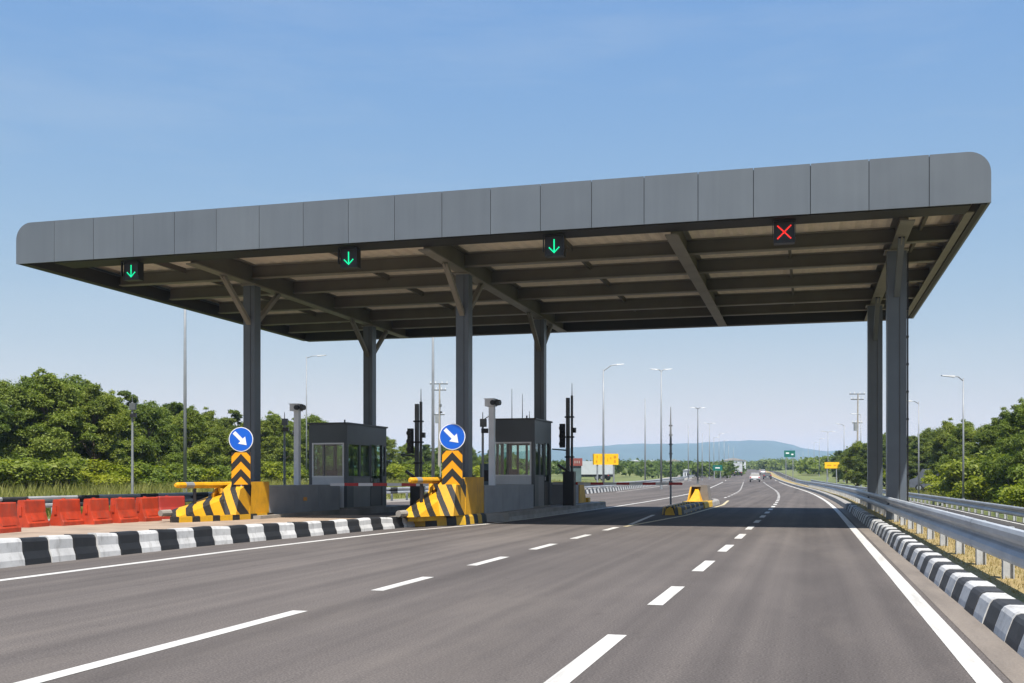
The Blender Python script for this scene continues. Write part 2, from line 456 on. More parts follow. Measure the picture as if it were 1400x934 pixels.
# right verge, ramp road and its far edge
ysv = [y for y in ys_far if y >= -10]
verge = MB().sweep([(1.86, .22), (2.5, .24), (3.2, .10), (4.5, -.30), (4.9, -.40)], ysv, cv, zf=g).build('verge', DRY, kind='structure', fixn=False)
ramp = MB().sweep([(4.45, -.30), (6.0, -.29), (7.75, -.31)], ysv, cv, zf=g).build('ramp_road', ASPH2, kind='structure', fixn=False)
MB().sweep([(7.3, -.294), (7.42, -.294)], ysv, cv, zf=g).build('edge_line', PAINT, ramp, fixn=False)
MB().sweep([(4.75, -.294), (4.87, -.294)], ysv, cv, zf=g).build('edge_line', PAINT, ramp, fixn=False)
# hills on the horizon
ridge = [(-200,628),(300,626),(560,624),(700,618),(780,612),(830,609),(870,606.5),(910,607),(950,606),(985,603.5),(1030,602),(1055,602.5),(1075,606),(1095,612),(1125,617),(1150,616),(1180,613),(1230,617),(1300,622),(1500,627),(1700,630)]
vs = []; fs = []; cols_ = list(range(-200, 1700, 12)); rows = 9
def rv(u):
    for (a, va), (b, vb) in zip(ridge, ridge[1:]):
        if a <= u <= b: return va + (vb-va)*(u-a)/(b-a)
    return 630
for u in cols_:
    for r in range(rows):
        d = 3000 + r*260
        x, yy = place(u, d)
        pk = 4.0; prof = math.exp(-((r-pk)/2.1)**2)
        hh = (HORV - rv(u)) / F * (3000+pk*260) + CAMZ
        hh += 5*math.sin(u*.09+r) + 4*math.sin(u*.23+r*2.1) if r != 4 else 1.2*math.sin(u*.21)
        vs.append((x, yy, -5 + (hh+5)*prof))
for i in range(len(cols_)-1):
    for r in range(rows-1): fs.append((i*rows+r, (i+1)*rows+r, (i+1)*rows+r+1, i*rows+r+1))
MB().add(vs, fs).build('hills', HILLM, kind='structure', smooth=True)

# ------------------------------------------------------------------ platform and striped kerbs
KPTS = [(-11.95, 2), (-11.95, 14), (-11.8, 19), (-11.35, 22.5), (-10.95, 26), (-10.68, 28.2)]
kf = polyf(KPTS)
def kh(y): return .43 - .13*min(1, max(0, (y-14)/14))
vs = []; fs = []; yy_ = frange(2, 33, 1.5)
for y in yy_:
    for k in range(4):
        xr = kf(y)-.2 if y < 28.2 else -10.9
        vs.append((-20.6+(xr+20.6)*k/3, y, .12))
for j in range(len(yy_)-1):
    for k in range(3): fs.append((j*4+k, j*4+k+1, (j+1)*4+k+1, (j+1)*4+k))
plat = MB().add(vs, fs); nb = len(vs)
plat.box(-20.75, -20.59, 2, 33, -.02, .125).box(-20.6, -10.9, 33, 33.15, -.02, .118)
plat.build('pavement_platform', TAN, kind='structure', fixn=False)

kerb = link('kerb', None, loc=(0,0,0), kind='structure'); kerb.name = 'kerb'
y = 2.0; i = 0; L = .582
while y + L < 28.3:
    a, b = y, y+L-.012
    m = MB()
    def ring(yv):
        x = kf(yv) + random.uniform(-.016, .016); h = kh(yv) + random.uniform(-.014, .014)
        return [(x-.22, yv, 0.0), (x+.045, yv, 0.0), (x+.035, yv, h*.22), (x-.01, yv, h*.5), (x-.02, yv, h*.86), (x-.05, yv, h*.975), (x-.09, yv, h), (x-.22, yv, h)]
    r0, r1 = ring(a), ring(b); nn = 8
    m.add(r0+r1, [tuple(range(nn))[::-1], tuple(range(nn, 2*nn))] + [(k, (k+1) % nn, nn+(k+1) % nn, nn+k) for k in range(nn)])
    m.build('kerbstone', KB if i % 2 else KW, kerb)
    y += L; i += 1

n_ = NT('dusty_gutter'); f_ = n_.noise(n_.pos('World', (1.5, .25, 1)), 1.6, 5, .65); f2_ = n_.noise(n_.pos('World'), 50, 3, .7)
n_.l(n_.mix(.6, n_.ramp(f_, [(.3, (.125, .105, .088)), (.7, (.20, .168, .138))]), n_.ramp(f2_, [(.3, (.7,.7,.7)), (.7, (1.25,1.25,1.25))]), 'MULTIPLY'), n_.b.inputs['Base Color']); n_.b.inputs['Roughness'].default_value = .9
MB().sweep([(1.34, .004), (1.63, .0045)], ysv, cv, zf=g).build('gutter', n_.m, road, fixn=False)
kerbr = link('kerb', None, loc=(0,0,0), kind='structure')
y = 4.0; i = 0; base = [None, None]
prof = [(1.90, 0), (1.60, 0), (1.615, .06), (1.665, .20), (1.69, .235), (1.73, .25), (1.90, .25)]
while y < 48:
    k = i % 2
    if base[k] is None:
        m = MB(); m.sweep(prof, [0, L-.012], None, closed=True)
        o = m.build('kerbstone', KBR if k else KW, kerbr, loc=(0, y, 0)); base[k] = o
    else:
        o = base[k].copy(); col.objects.link(o); o.location = (cv(y)+random.uniform(-.009, .009), y+random.uniform(-.008, .0), random.uniform(-.008, .005)); o.rotation_euler = (R(random.uniform(-.4, .4)), R(random.uniform(-.28, .28)), R(random.uniform(-.5, .5)))
    y += L; i += 1
MB().sweep([(1.90, 0), (1.60, 0), (1.64, .20), (1.70, .23), (1.90, .235)], [y]+[q for q in ys_far if q > y+1 and q < 420], cv, zf=g).build('plain_kerb', CONC, kerbr, fixn=False)

# ------------------------------------------------------------------ toll canopy
H = 6.3
CX0, CX1, CY0, CY1, CZ = -3.585*H, .645*H, 4.215*H, 7.18*H, CAMZ+H
FH = 1.2
canopy = thing('toll_canopy', (0, 0, 0), 'wide flat dark grey steel toll plaza canopy on six columns across the road', 'canopy')
RAD = .5
N = 20; pw = (CX1-CX0)/N
def fascia(y, ysgn, nm):
    for i in range(N):
        a, b = CX0+i*pw+.008, CX0+(i+1)*pw-.008
        if i == 0: a = CX0
        if i == N-1: b = CX1
        pts = [(a, CZ), (b, CZ)]
        if i == N-1: pts += [(b-RAD+RAD*math.cos(q), CZ+FH-RAD+RAD*math.sin(q)) for q in [k*math.pi/16 for k in range(9)]]
        else: pts += [(b, CZ+FH)]
        if i == 0: pts += [(a+RAD+RAD*math.cos(q), CZ+FH-RAD+RAD*math.sin(q)) for q in [math.pi/2+k*math.pi/16 for k in range(9)]]
        else: pts += [(a, CZ+FH)]
        dy = random.uniform(-.003, .003)
        MB().prism(pts, 'y', y+dy, y+ysgn*.04+dy).build(nm, FASC if random.random() < .6 else FASCB, canopy)
fascia(CY0, 1, 'fascia_panel'); fascia(CY1, -1, 'rear_fascia_panel')
# backing behind the joints and the curved side fascias
def endprof(sx):
    q = [k*math.pi/16 for k in range(9)]
    if sx > 0:
        o = [(CX1-.002, CZ+.004)] + [(CX1-RAD+(RAD-.002)*math.cos(t), CZ+FH-RAD+(RAD-.002)*math.sin(t)) for t in q]
        i = [(CX1-RAD+(RAD-.06)*math.cos(t), CZ+FH-RAD+(RAD-.06)*math.sin(t)) for t in q[::-1]] + [(CX1-.06, CZ+.004)]
    else:
        o = [(CX0+.002, CZ+.004)] + [(CX0+RAD-(RAD-.002)*math.cos(t), CZ+FH-RAD+(RAD-.002)*math.sin(t)) for t in q]
        i = [(CX0+RAD-(RAD-.06)*math.cos(t), CZ+FH-RAD+(RAD-.06)*math.sin(t)) for t in q[::-1]] + [(CX0+.06, CZ+.004)]
    return o+i
for sx in (-1, 1):
    for k in range(12):
        a = CY0+.045+k*(CY1-CY0-.09)/12; b = a+(CY1-CY0-.09)/12-.012
        MB().prism(endprof(sx), 'y', a, b).build('side_fascia_panel', FASC, canopy)
MB().box(CX0+.55, CX1-.55, CY0+.05, CY0+.09, CZ+.01, CZ+FH-.03).build('fascia_backing', DARKST, canopy)
MB().box(CX0+.55, CX1-.55, CY1-.09, CY1-.05, CZ+.01, CZ+FH-.03).build('fascia_backing', DARKST, canopy)
# perimeter gutter/edge beams (flat undersides just inside the fascia)
B('edge_beam', EDGEM, canopy, CX0+1.25, CX1-.42, CY0+.10, CY0+.95, CZ-.015, CZ+.40)
B('edge_beam', EDGEM, canopy, CX0+.35, CX1-.42, CY1-.50, CY1-.10, CZ-.06, CZ+.40)
B('edge_beam', EDGEM, canopy, CX0+.07, CX0+.34, CY0+.10, CY1-.10, CZ-.01, CZ+.40)
B('edge_beam', EDGEM, canopy, CX1-.20, CX1-.07, CY0+.10, CY1-.10, CZ-.01, CZ+.35)
B('edge_trim', BEAM, canopy, CX1-.41, CX1-.22, CY0+.96, CY1-.51, CZ+.02, CZ+.05)
# roof sheeting: one translucent ribbed sheet
SZ = CZ + .56
vs = []; fs = []; nx = 260
for i in range(nx+1):
    x = CX0+.065 + (CX1-CX0-.13)*i/nx; z = SZ + (.045 if (i//2) % 2 else 0)
    vs += [(x, CY0+.1, z), (x, CY1-.1, z)]
for i in range(nx): fs.append((2*i, 2*i+2, 2*i+3, 2*i+1))
MB().add(vs, fs).build('roof_sheet', SOFF, canopy, fixn=False)
# purlins along X: I-sections
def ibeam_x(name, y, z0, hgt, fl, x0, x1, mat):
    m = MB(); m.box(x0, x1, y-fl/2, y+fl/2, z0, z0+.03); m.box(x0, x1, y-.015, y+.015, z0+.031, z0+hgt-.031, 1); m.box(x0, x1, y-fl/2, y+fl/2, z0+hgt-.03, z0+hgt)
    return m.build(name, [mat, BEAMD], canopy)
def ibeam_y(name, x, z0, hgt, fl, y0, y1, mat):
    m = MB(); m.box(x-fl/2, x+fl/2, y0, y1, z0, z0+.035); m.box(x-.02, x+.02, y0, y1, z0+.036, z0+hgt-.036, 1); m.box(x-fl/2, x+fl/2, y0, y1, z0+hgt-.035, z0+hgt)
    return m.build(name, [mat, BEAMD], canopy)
YF, YR = 4.93*H, 6.46*H
XCOL = [-2.75*H, -1.605*H, .372*H]
XB = [CX0+1.9, XCOL[0], (XCOL[0]+XCOL[1])/2, XCOL[1], -.535*H, XCOL[2], CX1-.55]
pys = [YF, 5.39*H, 5.92*H, YR, 6.85*H]
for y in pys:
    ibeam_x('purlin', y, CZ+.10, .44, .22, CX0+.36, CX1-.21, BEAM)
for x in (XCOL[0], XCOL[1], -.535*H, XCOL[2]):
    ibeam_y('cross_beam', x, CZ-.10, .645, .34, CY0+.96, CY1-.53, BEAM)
# short secondary joists between purlins
for xa, xb in zip([CX0+.5]+XCOL[:2]+[-.535*H, XCOL[2]], [XCOL[0], XCOL[1], -.535*H, XCOL[2], CX1-.5]):
    nj = max(1, int((xb-xa)/4.2))
    for k in range(1, nj+1):
        x = xa + (xb-xa)*k/(nj+1)
        for ya, yb in zip([CY0+.98]+pys, pys+[CY1-.55]):
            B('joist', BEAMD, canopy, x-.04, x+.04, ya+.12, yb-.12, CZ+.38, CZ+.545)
# columns
ZT = CZ - .11
def column(x, y, wd, z0):
    m = MB(); hw = wd/2; fl = .05; m.box(x-hw, x+hw, y-hw, y+hw, z0, ZT)
    c = m.build('column', COLM, canopy)
    m2 = MB()
    m2.box(x+hw*.25, x+hw*.32, y-hw-.012, y-hw-.001, z0, ZT-.02)
    m2.build('cover_strip', DARKST, c)
    MB().box(x-hw-.09, x+hw+.09, y-hw-.09, y+hw+.09, z0, z0+.05).build('base_plate', DARKST, c)
    MB().box(x-hw-.06, x+hw+.06, y-hw-.06, y+hw+.06, ZT-.04, ZT-.003).build('cap_plate', BEAM, c)
    return c
for x, wd in zip(XCOL, (.40, .40, .50)):
    for y in (YF, YR):
        c = column(x, y, wd, .0 if x < 0 else .15)
        for sg in (-1, 1):
            MB().bar((x, y+sg*(wd/2-.02), ZT-1.25), (x, y+sg*1.8, ZT+.01), .15, .13).build('brace', COLM if x > 0 else BEAM, c)
            MB().prism([(y+sg*1.55, ZT-.24), (y+sg*2.0, ZT-.003), (y+sg*1.5, ZT-.003)], 'x', x-.012, x+.012).build('gusset_plate', BEAM, c)
# cable ladder up the right front column
cx, cy = XCOL[2]+.25, YF
m = MB()
for dy in (-.10, .10): m.box(cx+.035, cx+.06, cy+dy-.012, cy+dy+.012, .3, ZT)
cl = m.build('cable_run', BLK, canopy)
for k in range(9): MB().box(cx+.002, cx+.07, cy-.13, cy+.13, .7+k*.75, .75+k*.75).build('cable_clamp', BLK, cl)

# lane signals hanging below the front edge
def lane_signal(x, kind, label):
    t = thing('lane_signal', (x, CY0+.42, CZ-.02), label, 'lane signal', 'overhead lane signals under the canopy edge')
    bz = -.55
    MB().box(-.25, .25, 0, .24, bz, bz+.52).build('housing', BLK, t)
    MB().box(-.225, .225, -.012, -.001, bz+.025, bz+.495).build('face_plate', SIGNK, t)
    m = MB(); m.box(-.28, .28, -.10, -.013, bz+.521, bz+.535); m.box(-.28, -.265, -.10, -.013, bz+.1, bz+.52); m.box(.265, .28, -.10, -.013, bz+.1, bz+.52)
    m.build('visor', BLK, t)
    m = MB(); m.box(-.16, -.12, .08, .12, bz+.536, .004); m.box(.12, .16, .08, .12, bz+.536, .004); m.build('bracket', DARKST, t)
    pts = []
    if kind == 'down':
        pts += [(0, .15-.036*k) for k in range(10)]
        pts += [(s*.031*k, -.175+.031*k) for k in range(1, 5) for s in (-1, 1)]
        cm = GLED
    else:
        pts += [(s*.030*k, .030*k) for k in range(-5, 6) for s in (-1, 1)]
        cm = RLED
    m = MB()
    for px, pz in pts:
        r = .021
        m.add([(px+r*math.cos(q), -.016, bz+.26+pz+r*math.sin(q)) for q in [k*math.pi/4 for k in range(8)]], [tuple(range(8))])
    m.build('lit_arrow' if kind == 'down' else 'lit_cross', cm, t)
lane_signal(-18.95, 'down', 'lane signal with green arrow at the far left end of the canopy')
lane_signal(-12.1, 'down', 'lane signal with green arrow between the two left front columns')
lane_signal(-6.33, 'down', 'lane signal with green arrow right of the middle front column')
lane_signal(-.55, 'cross', 'lane signal showing a red cross beneath the canopy edge')

# ------------------------------------------------------------------ toll islands
def stones(parent, pts, hgt, wid, ml, stone=.58, side=1):
    """row of kerbstones along a polyline; each stone its own mesh"""
    i = 0
    for (xa, ya), (xb, yb) in zip(pts, pts[1:]):
        Ls = math.hypot(xb-xa, yb-ya); nn = max(1, round(Ls/stone)); ux, uy = (xb-xa)/Ls, (yb-ya)/Ls; nxn, nyn = -uy*side, ux*side
        for k in range(nn):
            s0, s1 = Ls*k/nn, Ls*(k+1)/nn-.01
            def q(s, off, z): return (xa+ux*s+nxn*off, ya+uy*s+nyn*off, z)
            m = MB(); pr = [(0, 0), (0.03, hgt*.8), (.07, hgt), (wid, hgt), (wid, 0)]
            m.add([q(s0, *p) for p in pr]+[q(s1, *p) for p in pr], [(4,3,2,1,0),(5,6,7,8,9)]+[(j,(j+1)%5,5+(j+1)%5,5+j) for j in range(5)])
            m.build('kerbstone', ml[i % len(ml)], parent); i += 1

def crash_block(t, x0, x1, yb0, yb1, tipx, tipy, zb):
    """striped concrete nose: base course, body, ramp, cantilevered bumper beam"""
    ztop = 1.13
    xm = (x0+x1)/2
    body = MB().hexa([(x0, yb0, zb), (x1, yb0, zb), (x1, yb1, zb), (x0, yb1, zb)], [(x0, yb0+.12, ztop), (x1, yb0+.12, ztop), (x1, yb1, ztop), (x0, yb1, ztop)], 0)
    # right hand face is plain yellow
    body.m[3] = 1
    body.build('body', [STRIPE_L, YEL], t)
    rw = (x1-x0)*.5
    ramp = MB().hexa([(tipx-.28, tipy+.25, zb), (tipx+.28, tipy+.25, zb), (x1-.06, yb0-.01, zb), (x0+.06, yb0-.01, zb)],
                     [(tipx-.12, tipy+.42, zb+.16), (tipx+.12, tipy+.42, zb+.16), (xm+.26, yb0-.01, ztop-.34), (xm-.46, yb0-.01, ztop-.34)])
    ramp.build('ramp', STRIPE_L, t)
    # cheek fins standing off the ramp
    ck = 0.0 if x1 > .58 else .27
    MB().hexa([(xm+.02, yb0-.90-ck, zb), (x1-.012, yb0-.80-ck, zb), (x1-.012, yb0-.012, zb), (xm+.02, yb0-.012, zb)],
              [(xm+.04, yb0-.58-ck, ztop-.22), (x1-.012, yb0-.54-ck, ztop-.22), (x1-.012, yb0+.06, ztop-.006), (xm-.05, yb0+.06, ztop-.006)]).build('cheek_block', STRIPE_L, t)
    for sg in (-1,):
        MB().hexa([(xm+sg*.30-.04, yb0-.62, zb+.42), (xm+sg*.30+.04, yb0-.62, zb+.42), (xm+sg*.42+.04, yb0-.012, zb+.48), (xm+sg*.42-.04, yb0-.012, zb+.48)],
                  [(xm+sg*.26-.04, yb0-.66, zb+.62), (xm+sg*.26+.04, yb0-.66, zb+.62), (xm+sg*.44+.04, yb0-.012, ztop-.03), (xm+sg*.44-.04, yb0-.012, ztop-.03)]).build('cheek_fin', YEL, t)
    # bumper beam on top, ends with a rounded nose and a grey band
    p0 = Vector((xm-.15, yb0+.115, ztop-.10)); p1 = Vector((tipx, tipy+.5, ztop-.09)); dd = (p1-p0)
    bm_ = MB().pipe([p0, p0+dd*.55, p0+dd*.96, p1], [.10, .095, .085, .05], 10).build('bumper_beam', YEL, t, smooth=False)
    q0, q1 = p0+dd*.70, p0+dd*.84
    MB().pipe([q0, q1], [.099, .092], 10).build('grey_band', POLE, bm_)
    q = p0+dd*.66
    MB().tube((q.x, q.y, zb+.3), (q.x, q.y, ztop-.19), .05, .05, 8).build('prop', BLK, t)
    MB().pipe([(tipx-.05, tipy+.30, zb+.10), (tipx-.12, tipy-.05, zb+.10)], [.10, .09], 10).build('roller', CONCW, t)

def arrow_sign(x, y, z0, label_d):
    """blue keep-right disc over a chevron plate on one post"""
    t = thing('keep_right_sign', (x, y, z0), label_d, 'traffic sign', 'blue arrow signs on the island noses')
    MB().tube((0, .05, -.85), (0, .05, 1.72), .032, .032, 8).build('post', GALV, t)
    pl = MB().box(-.29, .29, 0, .012, .04, 1.02).build('chevron_plate', SIGNY, t)
    Wd = .29
    for k, zc in enumerate((-.02, .44, .90)):
        pts = []
        a0, th, rise = zc, .23, .31
        poly = [(-Wd, a0), (0, a0+rise), (Wd, a0), (Wd, a0+th), (0, a0+rise+th), (-Wd, a0+th)]
        for sg in (-1, 1):
            q = [(0, a0+rise), (sg*Wd, a0), (sg*Wd, a0+th), (0, a0+rise+th)]
            # clip to the plate
            def clip(ps, lim, up_):
                out = []
                for (xa, za), (xb, zb_) in zip(ps, ps[1:]+ps[:1]):
                    ia = za <= lim if up_ else za >= lim; ib = zb_ <= lim if up_ else zb_ >= lim
                    if ia: out.append((xa, za))
                    if ia != ib:
                        f = (lim-za)/(zb_-za); out.append((xa+(xb-xa)*f, lim))
                return out
            q = clip(q, 1.02, True)
            if q: q = clip(q, .04, False)
            if len(q) > 2: MB().prism(q, 'y', -.006, -.001).build('chevron', SIGNK, pl)
    cz = 1.42; r = .375
    def ngon(rr, n=40): return [(rr*math.cos(k*2*math.pi/n), cz+rr*math.sin(k*2*math.pi/n)) for k in range(n)]
    dk = MB().prism(ngon(r), 'y', 0, .014).build('disc', SIGNW, t)
    MB().prism(ngon(r-.022), 'y', -.004, -.0005).build('blue_face', BLUE, dk)
    arr = [(-.055, .30), (.055, .30), (.055, -.03), (.155, -.03), (0, -.25), (-.155, -.03), (-.055, -.03)]
    an = R(45); pts = [(px*math.cos(an)-pz*math.sin(an), cz+px*math.sin(an)+pz*math.cos(an)) for px, pz in arr]
    MB().prism(pts[0:3]+pts[6:7], 'y', -.008, -.0045).build('arrow_shaft', SIGNW, dk)
    MB().prism([pts[3], pts[4], pts[5]], 'y', -.0085, -.0045).build('arrow_head', SIGNW, dk)
    t.rotation_euler.z = R(14)
    return t

def booth(x0, x1, y0, y1, z0, ztop, label, steel=False):
    t = thing('toll_booth', (0, 0, 0), label, 'toll booth', 'toll booths on the islands')
    zs, zh = z0+1.16, z0+2.42          # window sill and head
    th = .08
    MB().box(x0+.01, x1-.01, y0+.01, y1-.01, z0, z0+.06).build('floor_slab', CONCW, t)
    # header band and roof
    m = MB(); m.box(x0, x1, y0, y0+th, zh, ztop-.06); m.box(x0, x1, y1-th, y1, zh, ztop-.06); m.box(x0, x0+th, y0+th, y1-th, zh, ztop-.06); m.box(x1-th, x1, y0+th, y1-th, zh, ztop-.06)
    m.build('header_band', BOOTH, t)
    rf = MB().box(x0-.05, x1+.05, y0-.05, y1+.05, ztop-.059, ztop).build('roof', DARKST, t)
    MB().tube((x0+.7*(x1-x0), y0+.8, ztop), (x0+.7*(x1-x0), y0+.8, ztop+.14), .03).build('vent', BLK, rf)
    for xx, yy in ((x0, y0), (x1-th*1.6, y0), (x0, y1-th*1.6), (x1-th*1.6, y1-th*1.6)):
        MB().box(xx+.001, xx+th*1.6-.001, yy+.001, yy+th*1.6-.001, z0+.06, zh).build('corner_post', BOOTH, t)
    a, b = x0+th*1.6, x1-th*1.6
    # front: white panel and framed window
    MB().box(a, b, y0+.004, y0+th, z0+.06, zs-.001).build('front_panel', WHITE, t)
    def window_x(yy, nrm):
        fr = MB(); f = .055
        ya, yb = (yy-.012, yy+.06) if nrm < 0 else (yy-.06, yy+.012)
        fr.box(a, b, ya, yb, zs, zs+f); fr.box(a, b, ya, yb, zh-f, zh-.001); fr.box(a, a+f, ya, yb, zs+f, zh-f); fr.box(b-f, b, ya, yb, zs+f, zh-f)
        wn = fr.build('window_frame', SIGNW, t)
        MB().box(a+f, b-f, yy+.02, yy+.028, zs+f, zh-f).build('pane', GLASS, wn)
        fm = a+(b-a)*.38
        MB().box(fm-.015, fm+.015, yy+.005, yy+.019, zs+f, zh-f).build('mullion', BOOTH, wn)
    window_x(y0+.004, -1)
    MB().box(a, b, y1-th, y1-.004, z0+.06, zs-.001).build('rear_panel', BOOTH, t)
    fr = MB(); fr.box(a, b, y1-.07, y1-.01, zs, zs+.05); fr.box(a, b, y1-.07, y1-.01, zh-.05, zh-.001); wn = fr.build('window_frame', BOOTH, t)
    MB().box(a, b, y1-.05, y1-.042, zs+.05, zh-.05).build('pane', GLASS, wn)
    # both sides: lower panel, two panes, a door
    c, d = y0+th*1.6, y1-th*1.6
    dy0, dy1 = c+(d-c)*.60, c+(d-c)*.90
    for xx, sg in ((x1, 1), (x0, -1)):
        xa, xb = (xx-th, xx-.004) if sg > 0 else (xx+.004, xx+th)
        xp = xx-.045 if sg > 0 else xx+.037
        MB().box(xa, xb, c, c+.46, z0+.06, zs-.001).build('side_panel', BOOTH, t)
        MB().box(xa-.003*0, xb, c+.461, dy0-.06, z0+.06, zs-.001).build('side_panel', BOOTHP, t)
        MB().box(xa, xb, dy1+.06, d, z0+.06, zs-.001).build('side_panel', BOOTH, t)
        fr = MB()
        fr.box(xa, xb, c, dy0-.06, zs, zs+.05); fr.box(xa, xb, c, dy0-.06, zh-.05, zh-.001)
        mid = c+(dy0-c)*.5
        fr.box(xa, xb, mid-.06, mid+.06, zs+.05, zh-.05); fr.box(xa, xb, dy0-.14, dy0-.06, zs+.05, zh-.05)
        wf = fr.build('window_frame', BOOTH, t)
        MB().box(xp, xp+.008, c, mid-.06, zs+.05, zh-.05).build('pane', GLASS, wf)
        MB().box(xp, xp+.008, mid+.06, dy0-.14, zs+.05, zh-.05).build('pane', GLASS, wf)
        ff = MB(); ff.box(xa, xb, dy1+.06, d, zs, zs+.05); ff.box(xa, xb, dy1+.06, d, zh-.05, zh-.001)
        w2 = ff.build('window_frame', BOOTH, t); MB().box(xp, xp+.008, dy1+.06, d, zs+.05, zh-.05).build('pane', GLASS, w2)
        dr = MB(); dr.box(xa-.01, xb+.012, dy0-.059, dy0, z0+.06, zh-.002); dr.box(xa-.01, xb+.012, dy1, dy1+.059, z0+.06, zh-.002); dr.box(xa, xb, dy0, dy1, z0+.06, z0+.95)
        dro = dr.build('door', BLK, t); MB().box(xp, xp+.008, dy0, dy1, z0+.95, zh-.002).build('door_pane', GLASS, dro)
        MB().box(xb+.013 if sg > 0 else xa-.053, xb+.053 if sg > 0 else xa-.013, dy0-.04, dy0-.015, z0+1.0, z0+1.14).build('door_handle', GALV, dro)
    # inside: desk with a monitor and a chair back
    ds = MB().box(x0+.2, x1-.25, y0+.25, y0+.8, z0+.95, z0+1.0).build('desk', BOOTHP, t)
    for k in range(3): MB().box(x0+.35+k*.36, x0+.43+k*.36, y1-.16, y1-.09, z0+.06, zh-.01).build('rear_mullion', BOOTH, t)
    MB().box(x0+.45, x0+.9, y0+.5, y0+.55, z0+1.02, z0+1.42).build('monitor', BLK, ds)
    return t

def camera_post(x, y, z0, ztop, label):
    t = thing('camera_post', (x, y, z0), label, 'camera post', 'square camera posts in front of the booths')
    hh = ztop-z0
    MB().box(-.09, .09, -.09, .09, 0, hh-.05).build('post', POLEW, t)
    hd = MB().box(-.19, .13, -.20, .16, hh-.049, hh+.18).build('camera_housing', POLEW, t)
    MB().box(-.215, .155, -.235, .165, hh+.181, hh+.2).build('hood', POLEW, hd)
    MB().tube((.10, -.205, hh+.06), (.10, -.30, hh+.06), .085, .085, 12).build('lens', BLK, hd)
    MB().tube((.135, 0, hh+.07), (.29, -.04, hh+.07), .11, .09, 12).build('lamp_head', POLED, hd)
    return t

# --- island with the left booth
isl1 = MB().box(-17.9, -15.95, 29.1, 41.6, -.02, .22).build('island', CONCW, kind='structure')
nose1 = thing('island_nose', (-16.85, 28.0, .12), 'yellow and black striped concrete crash nose beside the orange barriers', 'crash block', 'striped island crash noses')
def shift(root, fn):
    before = set(o.name for o in bpy.data.objects); fn()
    for o in bpy.data.objects:
        if o.name not in before and o.parent is None and o is not root:
            pass
def at_origin(ox, oy):
    return ox, oy
crash_block(nose1, -.60, .60, 1.0, 2.2, -.50, -1.75, 0.16)
m = MB(); m.prism([(-.75, -1.0), (-.35, -1.75), (-.05, -1.75), (.62, .4), (.72, 2.25), (-.72, 2.25)], 'z', 0, .155)
m.build('base_course', stripe_mat('nose_base_stripes', (.60, .33, .008), (.012, .011, .010), .62, (.8, .62, 0), .2, .38), nose1)
par1 = thing('parapet_wall', (-16.25, 30.21, .22), 'dark grey low wall in front of the left booth', 'wall')
for k in range(3):
    MB().box(-1.1+.0, 0, k*1.75, k*1.75+1.735, 0, .90).build('wall_panel', PARAP, par1)
MB().box(.001, .014, 2.35, 2.6, .38, .5).build('notice_plate', SIGNY, par1)
b1 = booth(-17.62, -16.1, 35.75, 39.5, .22, 3.38, 'dark grey toll booth on the left island, behind the orange barriers')
camera_post(-17.0, 33.6, 1.12, 3.72, 'pale square camera post beside the left booth')
s1 = arrow_sign(-16.35, 28.65, 1.13, 'blue keep right sign above chevrons on the left island nose')
s1.scale = (.98,)*3

# --- island with the middle booth
isl2 = MB().prism([(-11.6, 28.6), (-9.75, 31.4), (-9.12, 32.5), (-8.78, 47.6), (-9.0, 48.4), (-11.6, 48.4)], 'z', -.02, .262).build('island', CONCW, kind='structure')
stones(isl2, [(-10.68, 28.22), (-10.15, 28.72), (-9.60, 29.7), (-9.52, 31.45)], .285, .5, [KYB, KB], .38, 1)
stones(isl2, [(-9.51, 31.5), (-9.10, 32.6), (-8.76, 47.6)], .27, .3, [CONC], 1.2, 1)
stones(isl2, [(-8.76, 47.62), (-8.95, 48.5)], .275, .3, [KYB], .9, 1)
nose2 = thing('island_nose', (-10.2, 28.4, .262), 'yellow and black striped concrete crash nose on the middle island', 'crash block', 'striped island crash noses')
crash_block(nose2, -.62, .55, 1.35, 3.2, -.42, -1.15, 0.03)
MB().prism([(-.75, -.2), (-.45, -.7), (-.2, -.6), (.45, 1.6), (.55, 3.2), (-.7, 3.2)], 'z', -.1, .028).build('base_course', KYB, nose2)
par2 = thing('parapet_wall', (-9.62, 31.61, .262), 'mid grey low wall in front of the middle booth', 'wall')
for k in range(3):
    MB().box(-1.15, 0, k*2.04, k*2.04+2.025, 0, .86).build('wall_panel', PARAP, par2)
b2 = booth(-11.3, -9.60, 37.8, 40.4, .262, 3.55, 'dark grey toll booth on the middle island with rooftop aerials')
for u_, vt in ((.45, 1.15), (.75, .95), (.95, .3)):
    xx = -11.3+1.7*u_*.8
    MB().tube((xx, 38.6, 3.55), (xx, 38.6, 3.55+vt), .018, .008, 5).build('aerial', POLED, b2)
camera_post(-9.98, 33.6, 1.12, 3.76, 'pale square camera post beside the middle booth')
s2 = arrow_sign(-9.80, 29.0, 1.13, 'blue keep right sign above chevrons on the middle island nose')
par3 = thing('parapet_wall', (-9.55, 42.6, .262), 'dark low wall with a yellow end behind the middle booth', 'wall')
MB().box(-1.1, 0, 0, 2.7, 0, .9).build('wall_panel', PARAP, par3)
MB().hexa([(-1.12,2.71,0),(.04,2.71,0),(.02,4.3,0),(-1.1,4.3,0)], [(-1.12,2.71,.92),(.04,2.71,.92),(-.02,3.9,.9),(-1.05,3.9,.9)]).build('wall_end', YEL, par3)
MB().prism([(-1.14, 4.31), (.12, 4.31), (.0, 5.3), (-1.0, 5.3)], 'z', 0, .2).build('end_block', KYB, par3)

